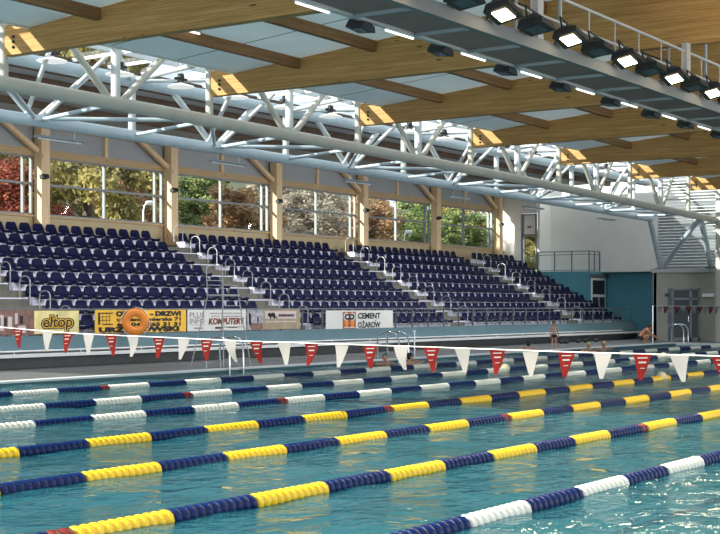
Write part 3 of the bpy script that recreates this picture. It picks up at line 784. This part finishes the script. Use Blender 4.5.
# glazed strip above the truss
mb = MB(); zs0, zs1 = EYE+7.0, EYE+6.9
nx = 44
for i in range(nx+1):
    x = BX[0]+(BX[-1]-BX[0])*i/nx; mb.bar((x,22.3,zs0),(x,28.4,zs1), .05, .10)
for y in (22.3,24.3,26.4,28.4): mb.bar((BX[0],y,zs0-(y-22.3)*.016),(BX[-1],y,zs0-(y-22.3)*.016), .06, .12)
sk = struct(mb.build('window_20', M['steelw']))
g = MB(); g.quad((BX[0],22.3,zs0+.06),(BX[-1],22.3,zs0+.06),(BX[-1],28.4,zs1+.06),(BX[0],28.4,zs1+.06)); g.build('pane', M['glass'], sk)
slab('trim_40', BX[0], BX[-1], 21.95, 22.03, zp(22.3)+.2, zs0+.1, M['steelw'])
# roof over the stand
mb = MB(); mb.quad((8,28.3,ZT+.22),(70.2,28.3,ZT+.22),(70.2,YW+.9,ZT+.02),(8,YW+.9,ZT+.02)); mb.quad((8,28.3,ZT+.34),(70.2,28.3,ZT+.34),(70.2,YW+.9,ZT+.14),(8,YW+.9,ZT+.14))
struct(mb.build('ceiling_stand', M['upper']))
slab('trim_41', 8, 70.2, 28.25, 28.45, ZT-.10, zs1+.05, M['darkwood'])
rb = MB(); rb.box(8,70.0,-.08,.08,-.20,.0); RME = rb.mesh('stand_roof_purlin', M['darkwood'])
for j, y in enumerate((30.4,33.6)):
    tag(link('stand_roof_purlin', RME, None, (0,y,ZT+.20-.02*(y-28.3))), f'dark timber purlin under the roof above the seats, {ORD[j]} from the truss', 'purlin', 'purlins under the stand roof')

# ------------------------------------------------------------------ lamps in the truss
def pendant():
    t = thing('high_bay_lamp', 'x', 'lamp', (0,0,0), 'round white high bay lamps inside the truss')
    b = MB(); b.lathe([(.36,0),(.35,.02),(.22,.06),(.10,.09),(.001,.14)], 'z', (0,0,0), 20); b.lathe([(.36,0),(.30,.035),(.001,.05)], 'z', (0,0,0), 20); b.build('reflector', M['glow'], t)
    b = MB(); b.lathe([(.001,.36),(.08,.35),(.10,.26),(.09,.14),(.001,.13)], 'z', (0,0,0), 12); b.box(-.20,.20,-.06,.06,.18,.24); b.build('housing', M['black'], t)
    b = MB(); b.tube([(0,0,.34),(0,0,.75)], .018, 6); b.build('hanger', M['steelw'], t)
    return t
p0 = pendant(); lx = 23.3; n = 0
while lx < 62:
    lab = f'round white high bay lamp with dark housing in truss, {ORD[n]} from left'
    if n == 0: p0.location = (lx,24.25,EYE+5.80); p0['label'] = lab
    else: copy_tree(p0, (lx,24.25,EYE+5.80), lab)
    lx += 2.30; n += 1
# linear fixtures below the far chord
def fixture():
    t = thing('linear_light', 'x', 'light', (0,0,0), 'slim linear lights under the far truss tube')
    b = MB(); b.box(-.8,.8,-.13,.13,.0,.05); b.build('tray', M['catedge'], t)
    b = MB(); b.tube([(-.75,0,-.025),(.75,0,-.025)], .025, 6); b.build('tube_lamp', M['disc'], t)
    for s in (-.5,.5):
        b = MB(); b.tube([(s,0,.05),(s,0,.28)], .012, 5); b.build('hanger', M['steelw'], t)
    return t
f0 = fixture()
ld0 = bpy.data.lights.new('linear_lamp','AREA'); ld0.shape = 'RECTANGLE'; ld0.size = 1.6; ld0.size_y = .2; ld0.energy = 190; ld0.color = (.93,.92,1.)
for n, u in enumerate((60,228,358,460,533,606)):
    x = xat(u,26.1); lab = f'slim linear light hanging under the far truss tube, {ORD[n]} from left'
    loc = (x,26.1,ZBc(x)-.30)
    lo = bpy.data.objects.new('linear_lamp', ld0); COL.objects.link(lo); lo.location = (x,26.2,ZBc(x)-.40); lo.rotation_euler = Vector((0,.75,-.65)).to_track_quat('-Z','X').to_euler()
    if n == 0: f0.location = loc; f0['label'] = lab
    else: copy_tree(f0, loc, lab)

# ------------------------------------------------------------------ catwalk with floodlights
CY0, CY1, CZ = 9.72, 10.71, EYE+4.01
CXa, CXb = 12.6, 60.0
t = thing('lighting_catwalk', 'dark grey lighting catwalk hanging under the roof at upper right', 'catwalk', (0,0,0))
b = MB(); b.box(CXa,CXb,CY0+.05,CY1-.05,CZ+.02,CZ+.05); b.build('deck_sheet', M['cat'], t)
b = MB(); b.bar((CXa,CY0,CZ+.08),(CXb,CY0,CZ+.08),.10,.20); b.build('edge_beam', M['catbeam'], t)
b = MB(); b.bar((CXa,CY1,CZ+.04),(CXb,CY1,CZ+.04),.08,.12); b.build('edge_beam', M['rail'], t)
rb = MB(); rb.bar((0,CY0+.05,CZ),(0,CY1-.04,CZ),.06,.05); rme = rb.mesh('cross_rib', M['catedge'])
i = 0; x = 14.3
while x < CXb: link('cross_rib', rme, t, (x,0,0)); x += 1.6
pb = MB(); pb.box(-.10,.10,-.055,.055,0,1.02); pme = pb.mesh('rail_post', M['rail'])
for k in range(-1,6):
    for yy in (CY0,): link('rail_post', pme, t, (19.67+6.48*k,yy+.03,CZ+.12))
for zz, rr in ((.86,.027),(.46,.025)):
    b = MB(); b.tube([(CXa,CY0+.03,CZ+.12+zz),(CXb,CY0+.03,CZ+.12+zz)], rr, 8); b.build('guard_rail', M['rail'], t)
sb = MB(); sb.tube([(0,0,0),(0,0,.86)], .012, 6); sme = sb.mesh('baluster', M['rail'])
for k in range(37): link('baluster', sme, t, (14.04+1.08*k,CY0+.03,CZ+.12))
b = MB()
for k in range(-1,6):
    xx = 20.6+6.85*k
    for yy in (CY0+.1, CY1-.1):
        b = MB(); b.tube([(xx,yy,CZ+.1),(xx,yy,ZBOT+.01)], .03, 6); b.build('hanger', M['catedge'], t)
def flood(lit, arm):
    t = thing('floodlight', 'x', 'floodlight', (0,0,0), 'lit floodlights on the catwalk' if lit else 'unlit dark floodlights on the catwalk')
    b = MB(); w0, h0 = .27, .20
    v = [(-w0,-.24,-.02),(w0,-.24,-.02),(w0,.24,-.02),(-w0,.24,-.02),(-w0*.85,-.22,.10),(w0*.85,-.22,.10),(w0*.85,.20,.14),(-w0*.85,.20,.14),(-w0*.4,-.08,.22),(w0*.4,-.08,.22),(w0*.4,.12,.24),(-w0*.4,.12,.24)]
    b.add(v, [(0,1,5,4),(1,2,6,5),(2,3,7,6),(3,0,4,7),(4,5,9,8),(5,6,10,9),(6,7,11,10),(7,4,8,11),(8,9,10,11),(3,2,1,0)]); b.build('housing', M['black'], t)
    b = MB(); b.box(-w0*.66,w0*.66,-.13,.13,-.032,-.021); b.build('lens', M['lamp'] if lit else M['lens_dark'], t)
    b = MB(); b.tube([(-.33,0,.08),(-.33,.02,.30),(.33,.02,.30),(.33,0,.08)], .018, 6); b.tube([(0,.02,.30),(0,arm,.10 if arm < 0 else .0)], .018, 6); b.build('yoke', M['black'], t)
    return t
fl = flood(True,.32); fd = flood(False,.32); ff = flood(False,-.14)
LY = CY0-.33
lit_us = [503,570,627,674,713]
LX = [xat(u,LY) for u in lit_us]; dx = (LX[-1]-LX[0])/4
xs_ = [LX[0]-2*dx,LX[0]-dx]+LX+[LX[-1]+dx*k for k in range(1,9)]
for n, x in enumerate(xs_):
    loc = (x,LY,CZ+.22); lab = f'lit floodlight on catwalk near edge, {ORD[n-2]} from left in view' if 2 <= n < 7 else ('lit floodlight on near edge of catwalk, beyond the upper frame edge' if n < 2 else 'lit floodlight on near edge of catwalk, beyond the right frame edge')
    o = fl if n == 0 else copy_tree(fl, loc, lab)
    if n == 0: fl.location = loc; fl['label'] = lab
    o.rotation_euler = (R(-12),R(13),0); o.scale = (.88,.88,.88)
    ld = bpy.data.lights.new('flood_light','SPOT'); ld.energy = 300; ld.color = (1,.74,.42); ld.spot_size = R(150); ld.spot_blend = .8; ld.shadow_soft_size = .25
    lo = bpy.data.objects.new('flood_light', ld); COL.objects.link(lo); lo.location = (x,LY-.22,CZ+.02)
    lo.rotation_euler = Vector((-.25,-.5,-.8)).to_track_quat('-Z','Y').to_euler()
    if n%2 == 0:
        ld = bpy.data.lights.new('timber_fill_spot','SPOT'); ld.energy = 260; ld.color = (1,.76,.45); ld.spot_size = R(140); ld.spot_blend = .9; ld.shadow_soft_size = .2  # added spot without a fixture, brightens the roof timber
        lo = bpy.data.objects.new('timber_fill_spot', ld); COL.objects.link(lo); lo.location = (x,CY0-1.6,CZ-.3)
        lo.rotation_euler = Vector((.75,-.55,.30)).to_track_quat('-Z','Y').to_euler()
# unlit ones between, near edge and far edge
k = 0
nd = [(x+dx*.5,LY+.02,CZ+.20,'near') for x in xs_[1:11]]+[(xat(u,CY1+.12),CY1+.12,CZ-.10,'far') for u in (360,440,505,560,610,650,685,718)]
for n,(x,y,zz,side) in enumerate(nd):
    lab = f'unlit dark floodlight on the {side} edge of the catwalk, {ORD[n if side == "near" else n-10]} from left'
    src = fd if side == 'near' else ff
    o = src if n in (0,10) else copy_tree(src, (x,y,zz), lab)
    if n in (0,10): src.location = (x,y,zz); src['label'] = lab
    o.scale = (.88,.88,.88)
    if side == 'far': o.scale = (.62,.62,.7)
    o.rotation_euler = (R(-8 if side == 'near' else 6),R(6),0)
def tube_light(label, x, y, z, L, group):
    t = thing('strip_light', label, 'light', (x,y,z), group)
    b = MB(); b.box(-L/2,L/2,-.04,.04,.02,.05); b.build('batten', M['catedge'], t)
    b = MB(); b.tube([(-L/2+.03,0,0),(L/2-.03,0,0)], .022, 8); b.build('tube_lamp', M['tube'], t); return t
for n, u in enumerate((311,398,472,530,584,628,668,703)):
    x = xat(u,CY1+.09); tube_light(f'glowing white strip light along far edge of catwalk, {ORD[n]} from left', x, CY1+.07, CZ-.02, .8, 'strip lights along the catwalk')
rl = [(3,20),(2,20),(4,20),(3,15.6),(4,15.6),(5,17.8),(5,13.4),(2,15.6),(4,13.4),(3,11.2)]
for n,(bi,y) in enumerate(rl):
    tube_light(f'strip light beside a dark roof purlin, in {ORD[bi-2]} roof bay from left, {ORD[PY.index(y)]} panel line' , BX[bi]+2.2, y-.14, zp(y-.10)-.055, 1.4, 'strip lights along the roof purlins')

# ------------------------------------------------------------------ poolside items
def ladder(x, label):
    t = thing('pool_ladder', label, 'ladder', (x,PY1,DECK+.012))
    for s in (-.3,.3):
        b = MB(); b.tube([(s,.75,0),(s,.75,.62),(s,.70,.76),(s,.55,.84),(s,.30,.86),(s,.05,.80),(s,-.07,.62),(s,-.08,.0),(s,-.08,-1.2)], .028, 8); b.build('handrail', M['chrome'], t)
    for q in range(4):
        b = MB(); b.box(-.3,.3,-.15,-.04,-.25-q*.27,-.22-q*.27); b.build('step', M['chrome'], t)
ladder(xat(222.5,24.4), 'chrome pool ladder handrails below the white computer banner')
ladder(xat(391,24.4), 'chrome pool ladder handrails below the right end of the cement banner')
ladder(xat(680,24.2), 'chrome pool ladder with curved handrails in front of the grey wall door')
b = MB(); b.tube([(0,0,0),(0,0,.82)], .028, 8); o = tag(b.build('grab_post', M['chrome'], None, (xat(414,24.5),24.5,DECK+.012)), 'single upright chrome post at pool edge right of the second ladder', 'post')
b = MB(); b.lathe([(.001,.90),(.05,.88),(.055,.82),(.03,.79)], 'z', (0,0,0), 10); b.build('knob', M['disc'], o)
# lifeguard chair
x = xat(222,25.4)
t = thing('lifeguard_chair', 'tall tubular lifeguard chair with ladder rungs standing at the pool side', 'lifeguard chair', (x,25.4,DECK))
m_ = M['rail']; sz = 2.0
for nm, a, bb_ in (('leg',(-.62,-.55,0),(-.36,-.30,sz)),('leg',(.62,-.55,0),(.36,-.30,sz)),('leg',(-.62,.65,0),(-.36,.25,sz)),('leg',(.62,.65,0),(.36,.25,sz))):
    b = MB(); b.tube([a,bb_], .016, 8); b.build(nm, m_, t)
b = MB(); b.box(-.38,.38,-.33,.28,sz,sz+.05); b.build('seat', M['rail'], t)
b = MB(); b.tube([(-.36,.25,sz),(-.36,.30,sz+.70),(-.30,.32,sz+.84),(-.18,.32,sz+.88),(.18,.32,sz+.88),(.30,.32,sz+.84),(.36,.30,sz+.70),(.36,.25,sz)], .016, 8); b.tube([(-.36,.28,sz+.45),(.36,.28,sz+.45)], .012, 6); b.build('back_frame', m_, t)
for s in (-.36,.36):
    b = MB(); b.tube([(s,.28,sz+.32),(s,-.26,sz+.30),(s,-.30,sz)], .013, 6); b.build('armrest', m_, t)
for q in range(6):
    f = (q+.7)/6.6; hw = .62-.26*f; yy = -.55+.25*f
    b = MB(); b.tube([(-hw,yy,sz*f),(hw,yy,sz*f)], .013, 6); b.build('rung', m_, t)
for s in (-1,1):
    b = MB(); b.tube([(s*.49,-.42,sz*.5),(s*.49,.45,sz*.5)], .012, 6); b.build('side_brace', m_, t)
# dark bags lying on the deck
for n, u in enumerate((561,566,578,586,596)):
    yy = 27.6; x = xat(u,yy); w_ = .22 if n%2 else .15
    b = MB(); b.lathe([(.001,-w_),(.06,-w_*.98),(.09,-w_*.7),(.10,0),(.09,w_*.7),(.06,w_*.98),(.001,w_)], 'x', (0,0,.095), 12)
    o = tag(b.build('sports_bag', M['bag'], None, (x,yy,DECK)), f'small dark bag on the deck behind the standing child, {ORD[n]} from left', 'bag', 'dark bags on the far deck')
    b = MB(); b.tube([(-w_*.5,-.05,.17),(-w_*.3,-.03,.24),(w_*.3,-.03,.24),(w_*.5,-.05,.17)], .012, 5); b.build('strap', M['bag'], o)

# ------------------------------------------------------------------ people
def skinned(name, verts, edges, radii, m, root=0, sub=1):
    me = bpy.data.meshes.new(name); me.from_pydata([tuple(v) for v in verts], edges, []); me.update()
    o = bpy.data.objects.new(name, me); COL.objects.link(o)
    md = o.modifiers.new('s', 'SKIN'); md.use_smooth_shade = True
    for i, r in enumerate(radii):
        sv_ = me.skin_vertices[0].data[i]; sv_.radius = (r,r); sv_.use_root = (i == root)
    s2 = o.modifiers.new('u', 'SUBSURF'); s2.levels = sub; s2.render_levels = sub
    dg = bpy.context.evaluated_depsgraph_get(); nm = bpy.data.meshes.new_from_object(o.evaluated_get(dg)); nm.name = name
    bpy.data.objects.remove(o); nm.materials.clear(); nm.materials.append(m)
    for p in nm.polygons: p.use_smooth = True; p.material_index = 0
    return nm
def ellipsoid(b, c, r, n=14, k=9, mi=0, zmin=-1.):
    vs = []; fs = []
    for i in range(k+1):
        a = math.pi*i/k
        for j in range(n):
            t_ = 2*math.pi*j/n; zz = max(math.cos(a), zmin)
            vs.append((c[0]+r[0]*math.sin(a)*math.cos(t_), c[1]+r[1]*math.sin(a)*math.sin(t_), c[2]+r[2]*zz))
    for i in range(k):
        for j in range(n): fs.append((i*n+j,(i+1)*n+j,(i+1)*n+(j+1)%n,i*n+(j+1)%n))
    b.add(vs, fs, mi, True)
def head(root, c, face, s, skin, hair, cap=False):
    # head, facial features and hair, built around centre c facing direction 'face' (unit XY, may tip in z)
    f = Vector(face).normalized(); rgt = f.cross(Vector((0,0,1))).normalized(); up = rgt.cross(f); c = Vector(c)
    def W(p): return c + rgt*p[0]*s + f*p[1]*s + up*p[2]*s
    def blob(name, items, m):
        b = MB()
        for cc, rr in items: ellipsoid(b, cc, rr, 12, 8)
        b.v = [tuple(W(v)) for v in b.v]; return b.build(name, m, root)
    blob('head', [((0,0,.01),(.074,.094,.112)),((0,.028,-.055),(.055,.062,.066)),((0,.100,-.012),(.014,.022,.026)),((.078,-.005,-.01),(.012,.022,.032)),((-.078,-.005,-.01),(.012,.022,.032))], skin)
    blob('eyes', [((.031,.086,.018),(.013,.010,.008)),((-.031,.086,.018),(.013,.010,.008))], M['eye'])
    blob('mouth', [((0,.088,-.058),(.024,.010,.007))], M['lip'])
    blob('hair', [((0,-.014,.046),(.085,.100,.094)),((0,-.045,-.01),(.080,.070,.080))], hair)
def fingers(V, E, Rd, wrist, dirv, side, s):
    # wrist: vertex index; palm vertex then five separate bent fingers
    w_ = Vector(V[wrist]); d = Vector(dirv).normalized(); sd_ = Vector(side).normalized(); n_ = d.cross(sd_).normalized()
    V.append(w_+d*.055*s); Rd.append(.024*s); E.append((wrist,len(V)-1)); pi_ = len(V)-1
    for off, ln in ((-.03,.055),(-.010,.068),(.010,.064),(.028,.05)):
        base = V[pi_]+d*.035*s+sd_*off*s; V.append(base); Rd.append(.0085*s); E.append((pi_,len(V)-1))
        V.append(base+d*ln*.55*s+n_*.006*s); Rd.append(.0075*s); E.append((len(V)-2,len(V)-1))
        V.append(base+d*ln*.9*s+n_*.022*s); Rd.append(.006*s); E.append((len(V)-2,len(V)-1))
    V.append(w_+d*.03*s-sd_*.045*s); Rd.append(.010*s); E.append((wrist,len(V)-1))
    V.append(w_+d*.065*s-sd_*.062*s); Rd.append(.008*s); E.append((len(V)-2,len(V)-1))
def person(label, loc, J, s, face, skin, hair, trunks=True, lower=True, rz=0, hs=None):
    t = thing('person', label, 'person', loc); t.rotation_euler.z = rz
    V = []; E = []; Rd = []; idx = {}
    def add(n, p, r, par=None):
        V.append(Vector(p)); Rd.append(r*s); idx[n] = len(V)-1
        if par: E.append((idx[par], idx[n]))
    add('pelvis', J['pelvis'], .115); add('belly', J['belly'], .105, 'pelvis'); add('chest', J['chest'], .125, 'belly')
    add('neckb', J['neckb'], .070, 'chest'); add('neck', J['neck'], .050, 'neckb'); add('skull', J['head'], .055, 'neck')
    for q in 'lr':
        add(q+'sh', J[q+'sh'], .055, 'neckb'); add(q+'el', J[q+'el'], .040, q+'sh'); add(q+'wr', J[q+'wr'], .027, q+'el')
        if lower:
            add(q+'hip', J[q+'hip'], .085, 'pelvis'); add(q+'kn', J[q+'kn'], .055, q+'hip'); add(q+'an', J[q+'an'], .036, q+'kn'); add(q+'toe', J[q+'toe'], .028, q+'an')
        d = Vector(J[q+'wr'])-Vector(J[q+'el']); sdv = Vector((1,0,0)) if abs(d.normalized().x) < .8 else Vector((0,1,0))
        fingers(V, E, Rd, idx[q+'wr'], d, sdv, s)
    link('body', skinned('body', V, E, Rd, skin, 0, 1), t)
    head(t, J['head'], face, hs or s, skin, hair)
    if trunks and lower:
        up_ = (Vector(J['belly'])-Vector(J['pelvis'])).normalized()
        P = [Vector(J['pelvis'])+up_*.10*s, Vector(J['pelvis'])+up_*.03*s]; Ee = [(0,1)]; Rr = [.150*s,.165*s]
        for q in 'lr':
            P.append(Vector(J[q+'hip'])*.92+Vector(J[q+'kn'])*.08); Rr.append(.125*s); Ee.append((1,len(P)-1))
            P.append(Vector(J[q+'hip'])*.68+Vector(J[q+'kn'])*.32); Rr.append(.108*s); Ee.append((len(P)-2,len(P)-1))
        link('swim_trunks', skinned('swim_trunks', P, Ee, Rr, M['trunks'], 1, 1), t)
    return t
def standing(h):
    k = h/1.75
    return {n: Vector(p)*k for n,p in dict(pelvis=(0,0,.93),belly=(0,.01,1.10),chest=(0,0,1.30),neckb=(0,-.01,1.45),neck=(0,0,1.52),head=(0,.02,1.64),
      lsh=(-.19,-.01,1.42),lel=(-.27,-.02,1.14),lwr=(-.27,.08,.90),rsh=(.19,-.01,1.42),rel=(.27,-.03,1.14),rwr=(.26,.07,.90),
      lhip=(-.10,0,.88),lkn=(-.12,.02,.48),lan=(-.14,-.02,.08),ltoe=(-.16,.14,.03),rhip=(.10,0,.88),rkn=(.12,.02,.48),ran=(.15,-.02,.08),rtoe=(.18,.14,.03)).items()}
# child on the pool edge, facing the camera (local +y is forward)
Jc = standing(1.05)
Jc['head'] += Vector((0,0,.02))
def to(x, y, tx, ty): return math.atan2(ty-y, tx-x)-math.pi/2
x = xat(553,24.25)
person('child in dark swim trunks standing on the far pool edge facing the pool', (x,24.22,DECK+.012), Jc, .66, (0,1,0), M['skin'], M['hair'], rz=to(x,24.2,0,0)+.2, hs=.86)
# crouching man, facing the pool end (image right)
Jm = dict(pelvis=(0,-.26,.24),belly=(0,-.22,.40),chest=(0,-.06,.56),neckb=(0,.07,.66),neck=(0,.13,.71),head=(0,.22,.77),
  lsh=(-.19,.06,.62),lel=(-.24,.24,.40),lwr=(-.16,.46,.30),rsh=(.19,.06,.62),rel=(.24,.26,.42),rwr=(.17,.50,.28),
  lhip=(-.10,-.24,.24),lkn=(-.15,.18,.42),lan=(-.13,-.10,.08),ltoe=(-.15,.10,.03),rhip=(.10,-.24,.24),rkn=(.15,.18,.42),ran=(.13,-.10,.08),rtoe=(.15,.10,.03))
x = xat(645,24.6)
person('tanned man with dark hair crouching at the far pool edge, arms reaching forward', (x,24.6,DECK), Jm, .98, (0,1,-.35), M['skin2'], M['hair'], rz=to(x,24.6,x+1.0,24.6-1.35)+.0)
# swimmers: head and shoulders above the water, arms on the surface
def swimmer(label, u, y, skin, hair, rz, up=.0, s=1.0):
    J = dict(pelvis=(0,-.15,-.55),belly=(0,-.12,-.38),chest=(0,-.08,-.20),neckb=(0,-.04,-.04),neck=(0,0,.04),head=(0,.03,.17),
      lsh=(-.19,-.05,-.06),lel=(-.34,.12,-.05),lwr=(-.24,.33,.02),rsh=(.19,-.05,-.06),rel=(.34,.12,-.05),rwr=(.24,.33,.02))
    J = {n: Vector(p)*s for n,p in J.items()}
    x = xat(u,y); return person(label, (x,y,up), J, s, (0,1,.05), skin, hair, False, False, rz)
bcap = mat('teal_swim_cap', (.02,.10,.12), .4)
xx = xat(529,23.3); swimmer('dark haired swimmer with bare shoulders resting at the far pool edge left of the child', 528, 23.3, M['skin'], M['hair'], -1.2, .26)
swimmer('fair haired swimmer at the far pool edge, left of a pair', 588, 23.2, M['skin'], M['blond'], 2.3, .10)
swimmer('fair haired swimmer at the far pool edge, right of a pair', 603, 23.2, M['skin'], M['blond'], 2.6, .10)
swimmer('swimmer in dark teal cap beside the second pool ladder', 385, 23.0, M['skin'], bcap, 1.9, .08)
swimmer('dark haired swimmer in the water just right of the second pool ladder', 409, 23.0, M['skin'], M['hair'], -2.2, .05)

# ------------------------------------------------------------------ outside
GZ = 3.6
mb = MB(); nx, ny = 40, 14; vs = []; fs = []
for i in range(nx+1):
    for j in range(ny+1):
        vs.append((0+130*i/nx, 37.4+60*j/ny, GZ+ max(0, 60*j/ny-15.5)*.32 + random.uniform(-.15,.15)))
for i in range(nx):
    for j in range(ny):
        a = i*(ny+1)+j; fs.append((a,a+ny+1,a+ny+2,a+1))
mb.add(vs, fs, 0, True); struct(mb.build('outside_ground', M['grass']))
FOL = dict(red=foliage('leaves_red', (.16,.03,.025), (.36,.08,.05), (.5,.2,.1)), yellow=foliage('leaves_yellow', (.13,.12,.04), (.33,.28,.09), (.55,.46,.16)),
    rust=foliage('leaves_rust', (.2,.12,.06), (.46,.28,.14), (.62,.44,.24)), green=foliage('leaves_green', (.06,.10,.04), (.2,.27,.09), (.45,.48,.18)), grey=foliage('leaves_grey_brown', (.2,.17,.12), (.42,.36,.28), (.6,.52,.4)))
def crown_mesh(seed, h, r, n):
    rnd = random.Random(seed); b = MB(); cl = []
    for i in range(34):
        a = rnd.uniform(0,6.28); rr = r*math.sqrt(rnd.random())*.85; zz = rnd.uniform(.02,1)
        cl.append((rr*math.cos(a)*(1.12-.55*zz), rr*math.sin(a)*(1.12-.55*zz), .15*h+zz*h*.85, rnd.uniform(.55,1.05)))
    vs = []; fs = []
    for i in range(n):
        c = rnd.choice(cl); d = Vector((rnd.gauss(0,1),rnd.gauss(0,1),rnd.gauss(0,.8))).normalized()*c[3]*rnd.random()**.4
        p = Vector(c[:3])+d; s = rnd.uniform(.05,.11)
        q = Quaternion((rnd.gauss(0,1),rnd.gauss(0,1),rnd.gauss(0,1),rnd.gauss(0,1))).normalized()
        o = len(vs); vs += [p+q@Vector(v) for v in ((-s,-s*.6,0),(s,-s*.6,.02),(s*.9,s*.6,0),(-s,s*.6,.02))]; fs.append((o,o+1,o+2,o+3))
    b.add(vs, fs); return b
CM = []
for k in range(3):
    b = crown_mesh(k+1, 8.0, 2.8, 12000); me = b.mesh('crown', [FOL['green']]); CM.append(me)
def trunk_mesh(seed):
    rnd = random.Random(seed); b = MB(); b.tube([(0,0,-.5),(.05,0,1.5),(-.05,.05,3.5),(.1,0,6)], [.18,.15,.11,.05], 8)
    for i in range(9):
        a = rnd.uniform(0,6.28); z0 = rnd.uniform(1.2,5); L = rnd.uniform(1.2,2.4)
        b.tube([(0,0,z0),(math.cos(a)*L*.5,math.sin(a)*L*.5,z0+L*.45),(math.cos(a)*L,math.sin(a)*L,z0+L*.7)], [.07,.045,.02], 6)
    return b.mesh('trunk', M['bark'])
TM = [trunk_mesh(k) for k in range(2)]
TR = []
cols1 = ['red','yellow','yellow','rust','grey','rust','green','green','green','yellow']; cols2 = ['red','yellow','rust','green','grey','grey','rust','green','yellow','green','green']
for q in range(9):
    xx_ = (38.5+5.7*q) if q else 40.2
    if q not in (1,2): TR.append((xx_,44.2,cols1[q],.92))
for q in range(10):
    xx_ = 43.0+5.9*q; TR.append((xx_,51.5,cols2[q],1.05))

TR.append((47.0,46.5,'yellow',1.6)); TR.append((80.2,39.6,'yellow',.7))  # first tree is added extra tall to keep sun off the teal wall
TR.sort(key=lambda a: (.5541*a[0]-.8324*a[1])/(.8324*a[0]+.5541*a[1]))
CN = dict(red='dark red leafed',yellow='yellow-green',rust='rust brown',green='dark green',grey='grey-brown')
for n,(x,y,c,s) in enumerate(TR):
    t = thing('tree', f'{CN[c]} autumn tree outside the stand windows, {ORD[n]} tree from left', 'tree', (x,y,GZ-.1), 'autumn trees outside the windows')
    t.scale = (s,s,s if s > 1.3 else s*(.57 if y < 46 else .72)); t.rotation_euler.z = random.uniform(0,6)
    o = link('crown', CM[n%3], t); o.material_slots[0].link = 'OBJECT'; o.material_slots[0].material = FOL[c]
    link('trunk', TM[n%2], t)
for n, u in enumerate((143,404)):
    y = 40.0; x = xat(u,y); zt = EYE+(.0914*1142 if n == 0 else .0855*881)/ (1142 if n == 0 else 881)*1.2013*y
    t = thing('street_lamp', ['white curved lamp post outside behind the second window','white curved lamp post outside behind the fourth full window'][n], 'street lamp', (x,y,GZ-.05), 'white lamp posts outside')
    H = zt-GZ+.05
    b = MB(); b.tube([(0,0,0),(0,0,H-.35),(.06,0,H-.12),(.25,0,H)], .035, 8); b.build('pole', M['disc'], t)
    b = MB(); b.lathe([(.001,-.3),(.09,-.25),(.12,0),(.10,.25),(.001,.32)], 'x', (.45,0,H), 10); b.build('lamp_head', M['disc'], t)
